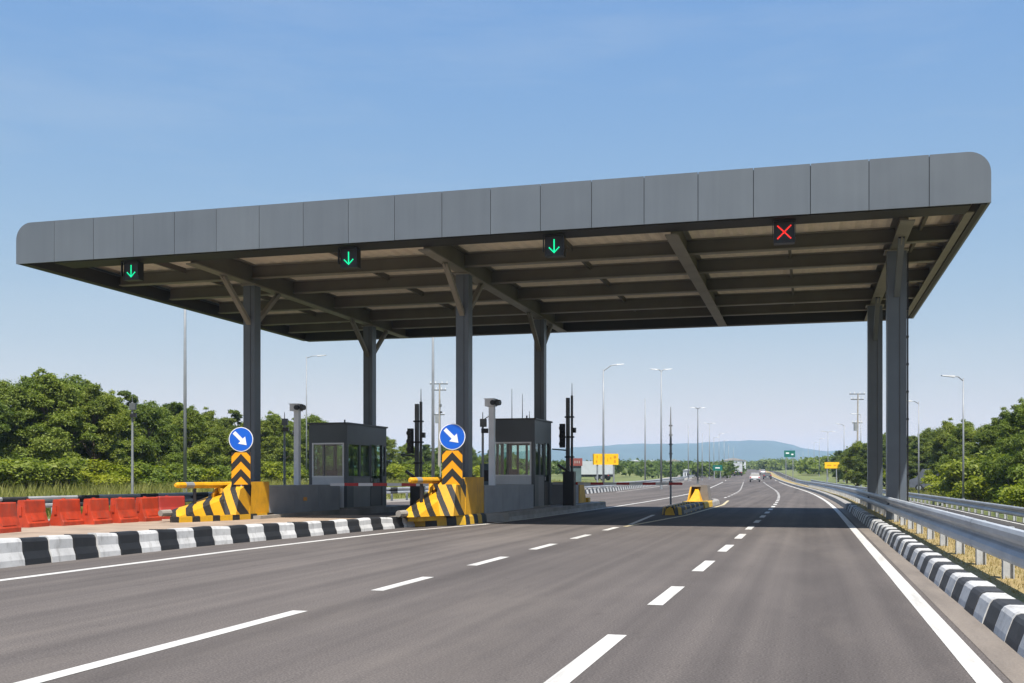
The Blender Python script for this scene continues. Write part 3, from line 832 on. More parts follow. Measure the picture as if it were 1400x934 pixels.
# gate machines: housings, signal heads, masts and the boom arms
def gate(x, y, z0, blabel, tilt_pts, hgt):
    t = thing('gate_machine', (x, y, z0), blabel, 'gate machine', 'gate machines beside the booths')
    MB().box(-.22, .22, -.2, .2, 0, 1.35).build('cabinet', BLK, t)
    MB().box(-.20, -.06, .25, .39, 0, hgt).build('mast', POLED, t)
    MB().box(.0, .08, .25, .35, 0, hgt*1.02).build('mast', DARKST, t)
    for zz in (1.9, 2.7, 3.5): MB().box(-.24, .12, .20, .40, zz, zz+.06).build('mast_clamp', BLK, t)
    MB().box(.09, .20, .22, .38, 2.9, 3.1).build('sensor', BLK, t)
    MB().tube((.04, .3, hgt*1.02), (.04, .3, hgt*1.02+.5), .02, .01, 6).build('aerial', POLED, t)
    sg = MB(); sg.box(-.40, -.20, -.02, .16, 2.3, 3.25); s_ = sg.build('signal_head', BLK, t)
    for k in range(3): MB().tube((-.30, -.021, 2.45+k*.31), (-.30, -.14, 2.45+k*.31), .1, .1, 12).build('lamp_hood', BLK, s_)
    MB().bar((-.75, .2, 2.25), (-.2, .25, 2.2), .05, .05).build('side_arm', BLK, t)
    MB().bar((.0, .0, 1.3), (-.45, -.05, 1.62), .12, .1).build('counterweight', BLK, t)
    return t
def boom(x0, x1, y, z, label):
    t = thing('boom_arm', (x0, y, z), label, 'boom barrier', 'red and white boom arms')
    Lb = x1-x0; nn = max(5, int(abs(Lb)/.48))
    for k in range(nn):
        MB().box(Lb*k/nn if Lb > 0 else Lb*(k+1)/nn, Lb*(k+1)/nn if Lb > 0 else Lb*k/nn, -.02, .02, -.05, .05).build('boom_section', RED if k % 2 else SIGNW, t)
    return t
gate(-14.35, 38.3, .0, 'black gate machine with signal head right of the left booth', None, 4.2)
gate(-9.12, 41.5, .262, 'black gate machine with tall masts at the back of the middle booth', None, 4.3)
boom(-12.1, -15.75, 33.6, 1.14, 'red and white boom arm across the lane beside the left booth')
boom(-9.9, -4.7, 41.9, 1.13, 'long red and white boom arm behind the middle booth')
t = thing('gate_cabinet', (-11.95, 33.75, 0), 'grey gate cabinet behind the middle island nose', 'cabinet')
MB().box(-.17, .17, -.12, .22, 0, 1.25).build('cabinet', BOOTHP, t); MB().box(-.2, .2, -.15, .25, 1.251, 1.29).build('lid', DARKST, t)
# ticket kiosk in the lane by the left booth
t = thing('ticket_kiosk', (-14.0, 46.5, 0), 'small blue grey ticket kiosk seen beyond the left boom', 'kiosk')
MB().box(-.3, .3, -.25, .25, 0, 2.0).build('cabinet', P('kiosk_blue', (.10, .15, .19), .5), t)
MB().box(-.22, .22, -.262, -.252, 1.2, 1.7).build('screen', BLK, t)
MB().tube((.25, 0, 2.0), (.25, 0, 2.4), .11, .09, 10).build('beacon', POLED, t)

# --- small island ahead in the middle of the road
isl3 = MB().prism([(-4.85, 39.2), (-4.45, 40.2), (-4.4, 56), (-4.75, 58.5), (-5.3, 56), (-5.2, 40.2)], 'z', -.02, .15).build('island', CONC, kind='structure')
stones(isl3, [(-5.2, 39.6), (-5.02, 39.05), (-4.65, 39.05), (-4.45, 39.6)], .30, .2, [KYB, KB], .3, 1)
stones(isl3, [(-4.45, 39.62), (-4.42, 47.6)], .30, .26, [KBR, KB, KBR, KYB], .42, 1)
stones(isl3, [(-5.24, 47.6), (-5.22, 39.7)], .30, .26, [KYB, KB], .5, 1)
stones(isl3, [(-4.36, 47.7), (-4.34, 51.5)], .27, .3, [KYB], 1.2, 1)
stones(isl3, [(-4.35, 51.6), (-4.36, 56), (-4.72, 58.6)], .22, .3, [CONC], 1.1, 1)
cb = thing('crash_block', (-4.98, 49.6, .15), 'small yellow wedge with a grey concrete block on the slim island', 'crash block')
wd_ = MB().hexa([(-.34,.3,.1),(.22,.3,.1),(.20,1.5,.1),(-.30,1.5,.1)], [(-.14,1.05,.58),(.0,1.05,.58),(.0,1.5,.76),(-.14,1.5,.76)]).build('wedge', YEL, cb)
MB().hexa([(-.47,.9,.1),(-.38,.85,.1),(-.36,1.49,.1),(-.47,1.49,.1)], [(-.36,1.2,.775),(-.29,1.2,.775),(-.29,1.49,.775),(-.36,1.49,.775)]).build('side_leg', YEL, cb)
MB().box(-.36, .12, 1.2, 1.49, .78, .84).build('top_plate', CONCW, cb)
MB().hexa([(-.45,1.51,.0),(.50,1.51,.0),(.50,3.0,.0),(-.45,3.0,.0)], [(-.36,1.51,.86),(.40,1.51,.86),(.40,3.0,.86),(-.36,3.0,.86)]).build('concrete_block', P('block_grey', (.17, .155, .14), .9, 0, .15, 1.5), cb)
MB().prism([(-.55, -.4), (.52, -.4), (.54, 3.1), (-.55, 3.1)], 'z', -.02, .11).build('base_course', KYB, cb)
x_, y_ = place(917, 48)
t = thing('slim_mast', (x_, y_, .15), 'slim mast with a dark upper half standing on the slim island', 'mast')
MB().tube((0,0,0), (0,0,2.1), .045, .04, 8).build('post', POLE, t)
MB().pipe([(0,0,2.1), (0,0,3.2), (0,0,4.4)], [.06, .05, .015], 6).build('upper_mast', POLE, t)
for k in range(7): MB().box(-.08, .08, -.02, .02, 1.0+k*.42, 1.06+k*.42).build('step', POLED, t)

# ------------------------------------------------------------------ orange barriers
def jersey():
    Lb, hb = .84, .69
    half = [(.235, 0), (.235, .10), (.20, .15), (.125, .36), (.10, hb-.03), (.08, hb)]
    pr = half + [(-x, z) for x, z in half[::-1]]
    m = MB(); n = len(pr)
    ends = [-.5*Lb, -.5*Lb+.03, .5*Lb-.03, .5*Lb]; sc_ = [.93, 1, 1, .93]
    vs = []; fs = []
    for yv, s_ in zip(ends, sc_):
        for x, z in pr: vs.append((x*s_, yv, z))
    for i in range(3):
        for k in range(n): fs.append((i*n+k, i*n+(k+1) % n, (i+1)*n+(k+1) % n, (i+1)*n+k))
    fs += [tuple(range(n)), tuple(range(3*n, 4*n))]
    return m.add(vs, fs)
def barrier(x, y, rz, label, mat, top=True):
    t = thing('water_barrier', (x, y, .121), label, 'barrier', 'plastic barriers in a row on the platform', rz)
    bd = jersey().build('body', mat, t)
    MB().tube((0, -.12, .688), (0, -.12, .715), .05, .05, 10).build('filler_cap', mat, t)
    for sg in (-1, 1): MB().box(-.035, .035, sg*.42-.028, sg*.42+.028, .30, .52).build('hinge_lug', mat, t)
    for sg in (-1, 1): MB().hexa([(sg*.197, -.25, .16), (sg*.212, -.25, .16), (sg*.212, .25, .16), (sg*.197, .25, .16)], [(sg*.140, -.25, .32), (sg*.152, -.25, .32), (sg*.152, .25, .32), (sg*.140, .25, .32)]).build('side_rib', mat, t)
bl = ['orange plastic barrier cut off by the left edge of the picture', 'orange plastic barrier, second from the left edge',
      'orange plastic barrier, third from the left edge', 'orange plastic barrier, fourth from the left edge',
      'orange plastic barrier, fifth from the left edge', 'orange plastic barrier, last of the bright ones before the striped nose']
for (u_, vb), lb in zip([(2, 729), (43, 721), (91, 718.7), (131.5, 717), (168, 715), (201, 713)], bl):
    d = 1.28*F/(vb-HORV)+.25; x, y = place(u_, d); barrier(x, y, R(random.uniform(0, 7)), lb, ORANGE)
x, y = place(233, 32.6); barrier(x, y, R(-30), 'dark red plastic barrier tucked beside the striped nose', ORANGED)

# ------------------------------------------------------------------ guardrails
WP = [(0, .805), (-.035, .835), (-.075, .83), (-.095, .79), (-.09, .73), (-.045, .685), (.01, .665), (.01, .625), (-.045, .605), (-.09, .565), (-.095, .505), (-.075, .465), (-.035, .45), (0, .47)]
def wbeam(prof, th=.012):
    inner = [(x+th*1.6, z) for x, z in prof[::-1]]
    return prof+inner
def guardrail(label, xr, zr, y0, y1, seg, zs=1., flip=1, post_until=None, off=cv, mat=GALV, pstep=2.0, ptop=.80):
    t = thing('guardrail', (0, 0, 0), label, 'guardrail')
    pr = [(xr + flip*x, (z*zs)+zr) for x, z in wbeam(WP)]
    y = y0
    while y < y1:
        e = min(y+seg, y1)
        yy = frange(y, e+.22, max(1.0, seg/4)); k_ = int(round((y-y0)/seg)) % 2
        rm = MB().sweep([(px-.005*k_*flip, pz+.002*k_) for px, pz in pr], yy, off, closed=True, zf=g); rm.f = rm.f[:-2]; rm.m = rm.m[:-2]
        rm.build('rail', mat, t)
        y = e
    y = y0+.35; base_ = None
    while y < min(y1, post_until or y1):
        if base_ is None:
            m = MB(); m.box(.02, .14, -.008+.0, .05, -.3, ptop*zs); m.box(.02, .032, -.06, -.009, -.3, ptop*zs)
            m.box(.128, .14, -.06, -.009, -.3, ptop*zs)
            base_ = m.build('post', mat, t, loc=(xr+off(y) if flip > 0 else xr+off(y)-.16, y, zr+g(y)))
        else:
            o = base_.copy(); col.objects.link(o); o.location = (xr+off(y) if flip > 0 else xr+off(y)-.16, y, zr+g(y)+random.uniform(-.01, .01))
        y += pstep
    return t
guardrail('galvanised guardrail along the right kerb, nearest the camera', 2.14, 0.02, 3, 150, 4.0, post_until=120)
guardrail('lower guardrail on the far side of the right ramp road', 8.05, -.62, 5, 220, 6.0, flip=1, post_until=120)
guardrail('guardrail along the left side of the road beyond the booths', -16.9, .0, 62, 300, 8.0, flip=-1, post_until=220, pstep=2.5)
# white striped feet wall under that rail
t = thing('striped_barrier', (0, 0, 0), 'low black and white striped kerb wall under the far left guardrail', 'kerb wall')
y = 62; i = 0
while y < 170:
    MB().hexa([(-17.25+cv(y), y, g(y)-.02), (-16.75+cv(y), y, g(y)-.02), (-16.75+cv(y+.95), y+.95, g(y)-.02), (-17.25+cv(y+.95), y+.95, g(y)-.02)],
              [(-17.2+cv(y), y, g(y)+.35), (-16.85+cv(y), y, g(y)+.35), (-16.85+cv(y+.95), y+.95, g(y)+.35), (-17.2+cv(y+.95), y+.95, g(y)+.35)]).build('block', KW if i % 2 else KBR, t)
    y += .96; i += 1
# old rail behind the barriers, with black painted sections
t = thing('guardrail', (0, 0, 0), 'grey and black banded guardrail behind the orange barriers', 'guardrail')
y = 14; i = 0
while y < 62:
    pr = [(-23.1-x, z*.95) for x, z in wbeam(WP)]
    e = y + (2.3 if i % 2 == 0 else 1.1)
    MB().sweep(pr, [y, e-.01], None, closed=True).build('rail', GALV if i % 2 == 0 else KBR, t)
    y = e; i += 1
y = 14.5
while y < 62: MB().box(-23.25, -23.13, y, y+.05, -.1, .8).build('post', GALV, t); y += 2.4

# ------------------------------------------------------------------ masts and street lamps
def zg(x, y):                                     # land height at a spot
    return lz(x - cv(y)) + g(y) if (x - cv(y) < -23 or x - cv(y) > 8) else g(y)
def lamp(u, d, vt, label, arms=(), r=.09, mat=POLE, group='street lamps and masts along the road', kind='street lamp'):
    x, y = place(u, d); z0 = zg(x, y); top = up(vt, d) - z0
    t = thing('street_lamp', (x, y, z0-.02), label, kind, group, rz=R(YAW))
    MB().pipe([(0,0,0), (0,0,top*.5), (0,0,top)], [r, r*.8, r*.5], 8).build('pole', mat, t, smooth=True)
    MB().tube((0,0,0), (0,0,.5), r*1.45, r*1.3, 8).build('base', mat, t)
    for sx, rise in arms:                          # arm reach and rise in metres
        MB().pipe([(0,0,top-.15), (sx*.45, 0, top+rise*.8), (sx*.8, 0, top+rise)], [r*.45]*3, 6).build('arm', mat, t)
        s = 1 if sx > 0 else -1
        MB().hexa([(sx*.78, -.13, top+rise-.06), (sx*.78+s*.75, -.11, top+rise+.02), (sx*.78+s*.75, .11, top+rise+.02), (sx*.78, .13, top+rise-.06)],
                  [(sx*.78, -.08, top+rise+.06), (sx*.78+s*.75, -.07, top+rise+.08), (sx*.78+s*.75, .07, top+rise+.08), (sx*.78, .08, top+rise+.06)]).build('lamp_head', POLE, t)
    return t
lamp(253, 56, 330, 'tall bare grey mast rising behind the canopy at far left', (), .10)
lamp(592, 62, 380, 'tall bare grey mast left of the middle front column', (), .10)
lamp(419, 92, 487, 'thin lamp with a short arm seen above the left booth', ((1.2, .05),), .07)
lamp(825, 108, 505, 'tall lamp with its arm rising to the right by the yellow sign', ((1.7, .5),), .12)
lamp(882, 140, 545, 'bare tall mast right of the yellow sign', (), .11)
lamp(904, 115, 506, 'tall twin armed lamp, highest of those beyond the booths', ((.55, .08), (-.55, .08)), .11)
lamp(954, 172, 558, 'twin headed lamp above the slim island', ((.6, .06), (-.6, .06)), .13, POLED)
lamp(941, 205, 582, 'bare mast just left of the twin headed lamp', (), .11)
lamp(970, 240, 579, 'smaller twin armed lamp right of the slim island block', ((.8, .06), (-.8, .06)), .12)
lamp(960, 215, 592, 'bare mast hidden partly behind the twin headed lamp', (), .1)
far = 0
for u_, d_, vt in ((983, 300, 593), (990, 350, 602), (996, 400, 608), (976, 270, 598), (1003, 440, 612), (1113, 330, 605), (1120, 290, 600), (1105, 420, 612), (1098, 480, 617), (1092, 520, 620)):
    lamp(u_, d_, vt, 'tiny far off road lamp near the vanishing road', ((.9, .05),) if d_ < 400 else (), .11, group='far off lamps near the vanishing point')
lamp(1317, 62, 517, 'lamp with its arm to the left before the right hand trees', ((-.65, .12),), .07)
lamp(1256, 78, 549, 'lamp just right of the right columns, arm to the left', ((-.7, .05),), .07)
lamp(1177, 142, 566, 'lamp beside the wooden utility pole, left of the right columns', ((-.8, .02),), .10)
lamp(1154, 195, 581, 'slim lamp right of the small yellow sign with a left arm', ((-1.1, .2),), .11)
lamp(1132, 235, 590, 'small twin armed lamp above the small yellow sign', ((1.1, .05), (-1.1, .05)), .11)

def utility(u, d, vt, label):
    x, y = place(u, d); z0 = zg(x, y); top = up(vt, d)-z0
    t = thing('utility_pole', (x, y, z0), label, 'utility pole', 'utility poles', rz=R(YAW))
    MB().pipe([(0,0,0), (.1,0,top)], [.16, .09], 8).build('pole', P('weathered_wood', (.32, .29, .25), .9), t)
    for k, (zz, wd) in enumerate(((top-.15, 1.1), (top-.9, .9), (top*.68, .7))):
        ca = MB().box(-wd, wd, -.06, .06, zz, zz+.13).build('crossarm', POLED, t)
        for s in (-.9, -.35, .35, .9): MB().tube((s*wd, 0, zz+.13), (s*wd, 0, zz+.38), .06, .04, 6).build('insulator', SIGNW, ca)
    MB().box(-.45, .0, -.2, .2, top*.6, top*.68).build('transformer', POLE, t)
utility(1172, 150, 538, 'utility pole with crossarms left of the right columns')
utility(600, 130, 524, 'utility pole with crossarms behind the middle front column')

def cam_mast(u, d, vt, label, z0=0, r=.06, mat=POLE, hook=0):
    x, y = place(u, d); top = up(vt, d)-z0
    t = thing('signal_mast', (x, y, z0), label, 'mast', 'thin equipment masts', rz=R(YAW))
    MB().tube((0,0,0), (0,0,top), r, r*.7, 8).build('pole', mat, t)
    MB().box(-.10, .14, -.10, .10, top*.93, top*.93+.28).build('camera', POLED, t)
    MB().box(-.05, .2, -.16, .0, top*.86, top*.86+.16).build('sensor', BLK, t)
    MB().tube((0,0,top), (0,0,top+.3), .02, .012, 5).build('aerial', POLED, t)
    if hook: MB().pipe([(0,0,top*.97), (.06,0,top+.05), (hook*.5,0,top+.16), (hook,0,top+.13)], .02, 6).build('hook_arm', POLE, t)
cam_mast(181, 45, 550, 'slim camera mast standing before the left trees')
cam_mast(389, 46, 573, 'slim camera mast between the left front column and camera post', .1)
cam_mast(660, 38, 575, 'slim mast with a hooked arm just left of the middle camera post', .2, .055, POLE, .45)
cam_mast(602, 110, 548, 'far thin mast left of the middle blue sign', .2, .07)

# ------------------------------------------------------------------ far signs
def road_sign(name, u, d, v0, v1, wpx, mat, label, marks, mm, two=True, zb=None):
    x, y = place(u, d); z0 = zg(x, y)-.05; wd = wpx/F*d; za, zb_ = up(v1, d)-z0, up(v0, d)-z0
    t = thing(name, (x, y, z0), label, 'road sign', None, rz=R(YAW))
    for sx in ((-.32, .32) if two else (0,)):
        MB().tube((sx*wd, .12, 0), (sx*wd, .12, zb_-.1), .09, .09, 8).build('post', POLE, t)
    pl = MB().box(-wd/2, wd/2, -.03, .03, za, zb_).build('board', mat, t)
    rng = random.Random(u)
    for (cx_, cz_, mw, mh) in marks:
        MB().box((cx_-mw/2)*wd, (cx_+mw/2)*wd, -.045, -.031, za+(cz_-mh/2)*(zb_-za), za+(cz_+mh/2)*(zb_-za)).build('mark', mm, pl)
SIGNYB = P('board_yellow', (.75, .42, .0), .5, 0, .04, 1)
MARKO = P('board_marks', (.55, .24, .0), .5, 0, .1, 2)
road_sign('direction_board', 828, 112, 620.5, 635.5, 35, SIGNYB, 'wide yellow road board on two posts left of the tall lamps',
          [(-.33, .72, .04, .25), (-.18, .55, .03, .5), (-.06, .6, .05, .25), (.08, .45, .03, .3), (.2, .6, .06, .2), (.36, .7, .1, .25), (.36, .3, .08, .25), (-.35, .3, .06, .2)], MARKO)
road_sign('direction_board', 1137.5, 175, 632, 640.5, 20, SIGNYB, 'small yellow road board beside the right ramp road', [(.2, .5, .2, .25), (-.2, .5, .3, .2)], MARKO)
road_sign('direction_board', 1079.5, 225, 616, 625, 15, SIGNG, 'small dark green road board above the far road', [(-.2, .6, .3, .2), (.25, .4, .2, .2)], SIGNW)
road_sign('direction_board', 981, 225, 636, 643.5, 13, SIGNG, 'tiny green road board left of the far lorry', [(0, .5, .5, .2)], SIGNW)
x, y = place(787, 84)
t = thing('roadside_kiosk', (x, y, g(y)), 'far kiosk with a red sign band just behind the middle island', 'kiosk', rz=R(YAW))
MB().box(-.42, .42, -.4, .4, -.05, 2.25).build('cabinet', P('kiosk_green', (.07, .11, .11), .5), t)
sb = MB().box(-.55, .5, -.5, .5, 2.251, 2.85).build('sign_band', P('faded_red', (.20, .05, .04), .6), t)
for k in (-.3, -.12, .05, .22): MB().box(k, k+.07, -.52, -.501, 2.45, 2.65).build('mark', CONC, sb)

# ------------------------------------------------------------------ vehicles
def wheel(t, x, y, r, w_):
    wh = MB().tube((x-w_/2, y, r), (x+w_/2, y, r), r, r, 16).build('wheel', BLK, t)
    for sg in (-1, 1): MB().tube((x+sg*(w_/2+.001), y, r), (x+sg*(w_/2+.012), y, r), r*.6, r*.55, 12).build('rim', POLE, wh)
def car(x, y, paint, label, rz=0, suv=True, cat='car'):
    t = thing('car', (x, y, zg(x, y)+.004), label, cat, 'vehicles far down the road', rz)
    hw = .88; zt = 1.62 if suv else 1.42
    side = [(-2.1, .35), (-2.15, .75), (-2.05, .98), (-1.75 if suv else -1.35, 1.03), (1.0, 1.0), (1.9, .86), (2.1, .65), (2.1, .33)]
    body = MB().prism(side, 'x', -hw, hw).build('body', paint, t)
    rear = -2.0 if suv else -1.5
    cab = MB().hexa([(-hw+.04, rear, 1.0), (hw-.04, rear, 1.0), (hw-.04, 1.05, .995), (-hw+.04, 1.05, .995)], [(-hw+.2, rear+.32, zt-.06), (hw-.2, rear+.32, zt-.06), (hw-.2, .2, zt-.06), (-hw+.2, .2, zt-.06)])
    cab.build('cabin_glass', BLK, t)
    MB().hexa([(-hw+.19, rear+.28, zt-.059), (hw-.19, rear+.28, zt-.059), (hw-.19, .25, zt-.059), (-hw+.19, .25, zt-.059)], [(-hw+.26, rear+.36, zt), (hw-.26, rear+.36, zt), (hw-.26, .12, zt), (-hw+.26, .12, zt)]).build('roof', paint, t)
    for sg in (-1, 1):
        MB().box(sg*.72-.12, sg*.72+.12, -2.165, -2.10, .72, .94).build('tail_light', RED, t)
        for yy in (-1.3, 1.3): wheel(t, sg*.78, yy, .33, .22)
    MB().box(-.85, .85, -2.21, -2.151, .38, .58).build('bumper', BOOTH, t)
    MB().box(-.25, .25, -2.225, -2.211, .44, .55).build('number_plate', SIGNW, t)
    return t
SILV = P('car_silver', (.55, .55, .56), .3, .2, .04, 1); DKP = P('car_dark', (.03, .035, .045), .3, .2, .04, 1)
x, y = place(1032, 190); car(x, y, SILV, 'silver car driving away on the road ahead', R(3))
x, y = place(1049, 235); car(x, y, DKP, 'dark car driving away, right of the silver car', R(3), False)
x, y = place(1043, 330); car(x, y, SIGNW, 'tiny pale car farther ahead between the two nearer cars', R(3), False)
def lorry(u, d, label, boxm, rz=R(3), sc_=1.):
    x, y = place(u, d)
    t = thing('lorry', (x, y, zg(x, y)+.004), label, 'lorry', 'lorries in the distance', rz)
    MB().box(-1.2, 1.2, -4.2, 2.0, 1.05, 3.5).build('cargo_box', boxm, t)
    MB().prism([(2.15, .6), (4.3, .6), (4.3, 1.5), (3.9, 2.75), (2.15, 2.8)], 'x', -1.12, 1.12).build('cab', WHITE, t)
    MB().box(-.9, .9, -4.1, 4.1, .6, 1.04).build('chassis', BLK, t)
    for sg in (-1, 1):
        for yy in (-3.0, -1.9, 3.2): wheel(t, sg*1.0, yy, .48, .3)
        MB().box(sg*.95-.15, sg*.95+.15, -4.25, -4.201, .8, .98).build('tail_light', RED, t)
    MB().box(-1.1, -.02, -4.23, -4.201, 1.15, 3.35).build('cargo_door', boxm, t); MB().box(.02, 1.1, -4.23, -4.201, 1.15, 3.35).build('cargo_door', boxm, t)
    return t
lorry(1009, 300, 'pale box lorry coming along the far left of the road', P('lorry_box', (.42, .44, .46), .5))
lorry(808, 195, 'white lorry parked behind the kiosk with the red band', WHITE, R(70))
lorry(997, 400, 'far lorry with a brownish load left of the pale one', P('lorry_tan', (.38, .33, .28), .6))
x, y = place(1284, 104)
t = thing('parked_van', (x, y, zg(x, y)), 'dark blue grey van parked half hidden by the right hand trees', 'van', rz=R(75))
VAN = P('van_grey', (.10, .11, .14), .4)
MB().prism([(-2.6, .4), (2.6, .4), (2.6, 1.15), (2.0, 1.35), (1.4, 2.2), (-2.6, 2.25)], 'x', -.95, .95).build('body', VAN, t)
for sg in (-1, 1):
    for k in range(3): MB().box(sg*.951-.006, sg*.951+.006, -2.3+k*1.2, -1.3+k*1.2, 1.3, 1.95).build('window', BLK, t)
    for yy in (-1.7, 1.7): wheel(t, sg*.85, yy, .36, .24)
# far buildings
def shed(u, d, wd, hgt, label, m1, m2):
    x, y = place(u, d); t = thing('building', (x, y, zg(x, y)-.1), label, 'building', 'low buildings among the far trees', rz=R(YAW))
    MB().box(-wd/2, wd/2, 0, wd*.6, 0, hgt).build('wall', m1, t)
    MB().prism([(-wd*.54, hgt), (wd*.54, hgt), (0, hgt+wd*.12)], 'y', -.3, wd*.6+.3).build('roof', m2, t)
    for k in range(3): MB().box(-wd*.36+k*wd*.28, -wd*.22+k*wd*.28, -.03, -.002, hgt*.3, hgt*.7).build('window', BLK, t)
shed(869, 420, 5, 3.6, 'low white roofed building right of the yellow road board', CONC, WHITE)
shed(893, 520, 6, 4, 'pale shed just left of the tallest twin armed lamp', WHITE, WHITE)
shed(921, 480, 8, 3.8, 'long pale shed right of the tallest twin armed lamp', WHITE, CONC)
shed(940, 260, 2.0, 2.0, 'small white hut at the left edge of the far road', WHITE, WHITE)
shed(1004, 560, 12, 5, 'pale hut where the road disappears', WHITE, CONC)

# ------------------------------------------------------------------ trees, bushes, grass
def leafmesh(name, centers, radii, n, size, mat, seed, squash=.8):
    rg = np.random.RandomState(seed)
    centers = np.array(centers); radii = np.array(radii)
    p = radii**2; p = p/p.sum()
    ci = rg.choice(len(radii), n, p=p)
    dirs = rg.normal(size=(n, 3)); dirs /= np.linalg.norm(dirs, axis=1)[:, None]
    dirs[:, 2] = np.where(dirs[:, 2] < -.35, -dirs[:, 2], dirs[:, 2])
    rr = (rg.uniform(.15, 1.0, n)**.55) * rg.uniform(.8, 1.0, n) * (1 + .45*rg.uniform(size=n)**5)
    pos = centers[ci] + dirs*(radii[ci]*rr)[:, None]*np.array([1, 1, squash])
    nrm = dirs*.7 + rg.normal(size=(n, 3))*.55 + np.array([0, 0, .35]); nrm /= np.linalg.norm(nrm, axis=1)[:, None]
    t = np.cross(nrm, rg.normal(size=(n, 3))); t /= np.linalg.norm(t, axis=1)[:, None]
    b = np.cross(nrm, t)
    s = size*rg.uniform(.6, 1.35, n)[:, None]
    tip = nrm*s*-.18
    v = np.stack([pos - t*s + tip, pos - b*s*.48, pos + t*s + tip, pos + b*s*.48], axis=1).reshape(-1, 3)
    me = bpy.data.meshes.new(name); me.vertices.add(4*n); me.vertices.foreach_set('co', v.ravel())
    me.loops.add(4*n); me.loops.foreach_set('vertex_index', np.arange(4*n, dtype=np.int32))
    me.polygons.add(n); me.polygons.foreach_set('loop_start', np.arange(0, 4*n, 4, dtype=np.int32)); me.polygons.foreach_set('loop_total', np.full(n, 4, dtype=np.int32))
    me.materials.append(mat); me.update(); me.validate()
    return me
def tree_proto(seed, hgt=7., rad=2.8, n=46000, mat=LEAF, sparse=False, leaf=.074):
    rg = random.Random(seed)
    cs, rs = [], []
    m = MB(); lean = (rg.uniform(-.3, .3), rg.uniform(-.3, .3))
    m.pipe([(0,0,-.2), (lean[0]*.3, lean[1]*.3, hgt*.22), (lean[0], lean[1], hgt*.5), (lean[0]*1.5, lean[1]*1.5, hgt*.86)], [.2, .15, .10, .03], 7)
    k = 14 if sparse else 30
    for i in range(k):
        f = (i+.5)/k; z = hgt*(.14+.80*f)
        env = rad*(math.sin(math.pi*min(1, (.12+f*.90)))**.55)*(.55 + .45*(1-f))
        a = i*2.4+rg.uniform(-.5, .5); q = env*rg.uniform(.35, .95)
        c = (math.cos(a)*q+lean[0]*f, math.sin(a)*q+lean[1]*f, z)
        r = rg.uniform(.42, .95)*rad/2.8*(1.0 if not sparse else .8)
        cs.append(c); rs.append(r)
        zb = max(.5, z-1.0-.4*q)
        m.pipe([(lean[0]*zb/hgt, lean[1]*zb/hgt, zb), (c[0]*.55, c[1]*.55, z-.5), c], [.07, .045, .015], 5)
        for j in range(2 if not sparse else 1):
            a2 = rg.uniform(0, 6.28); cs.append((c[0]+math.cos(a2)*r*.9, c[1]+math.sin(a2)*r*.9, z+rg.uniform(-.3, .5)*r)); rs.append(r*rg.uniform(.35, .6))
    for i in range(34 if not sparse else 16):       # stray sprays that break the outline
        j = rg.randrange(k if len(cs) > k else len(cs)); c = cs[min(j*3, len(cs)-1)]
        a = rg.uniform(0, 6.28); e = rg.uniform(.1, 1.4); q = rg.uniform(.45, .8)*rad/2.8
        p2 = (c[0]*1.05+math.cos(a)*math.cos(e)*q, c[1]*1.05+math.sin(a)*math.cos(e)*q, min(c[2]+math.sin(e)*q, hgt*1.06))
        cs.append(p2); rs.append(rg.uniform(.25, .5)*rad/2.8)
        m.pipe([c, p2], [.02, .006], 4)
    return m, leafmesh('crown', cs, rs, n, leaf, mat, seed)
protos = []
for sd, kw in ((11, dict(mat=LEAF)), (23, dict(mat=LEAFB, rad=3.0)), (37, dict(mat=LEAFD, rad=2.6)), (51, dict(mat=LEAF, rad=3.2, hgt=6.6)), (67, dict(mat=LEAFD, rad=2.0, n=11000, sparse=True))):
    tm_, cm_ = tree_proto(sd, **kw)
    me = bpy.data.meshes.new('trunk'); me.from_pydata(tm_.v, [], tm_.f); me.materials.append(BARK)
    protos.append((me, cm_, kw.get('hgt', 7.)))
def tree(u, d, vt, k, label, group, spread=1., seed=0):
    x, y = place(u, d); z0 = zg(x, y); tm_, cm_, ph = protos[k]
    s = (up(vt, d)-z0)/ph
    t = thing('leafy_tree', (x, y, z0-.05), label, 'tree', group, rz=random.uniform(0, 6.28))
    t.scale = (s*spread, s*spread, s)
    link('trunk', tm_, t); link('crown', cm_, t)
    return t
ORD = ['first', 'second', 'third', 'fourth', 'fifth', 'sixth', 'seventh', 'eighth', 'ninth', 'tenth', 'eleventh', 'twelfth', 'thirteenth', 'fourteenth', 'fifteenth', 'sixteenth']
LI = 0
LT = 'small leafy tree far along the left row, behind the booths'
GT = 'trees in the row on the left'
left_trees = [(-70,56,515,1),(-25,58,530,0),(12,60,527,3),(42,62,516,0),(72,61,513,1),(100,66,520,3),(128,64,525,0),(150,70,541,1),(178,76,533,4),(205,72,552,3),(235,80,548,2),(255,76,562,1),(282,86,563,0),(308,92,566,2),(326,96,560,4),(350,96,572,3),(378,98,568,1),(398,104,576,0),(425,108,572,3),(455,118,584,2),(490,126,590,0),(528,138,600,3),(556,140,604,1),(582,150,607,2),(612,160,605,0),(642,170,610,3),(670,185,612,2),(700,200,618,0)]
for u_, d_, v_, k_ in left_trees:
    if k_ == 4:
        tree(u_, d_, v_, k_, 'sparse crowned tree above the slim camera mast' if u_ < 200 else 'sparse crowned tree just left of the left front column', 'sparse trees on the left'); continue
    LI += 1
    tree(u_, d_, v_+random.uniform(-2, 2), k_, (ORD[LI-2]+' full tree from the left edge in the left row') if 2 <= LI <= 17 else (LT if LI > 2 else 'leafy tree cut by the left edge of the picture'), GT, 1.05)
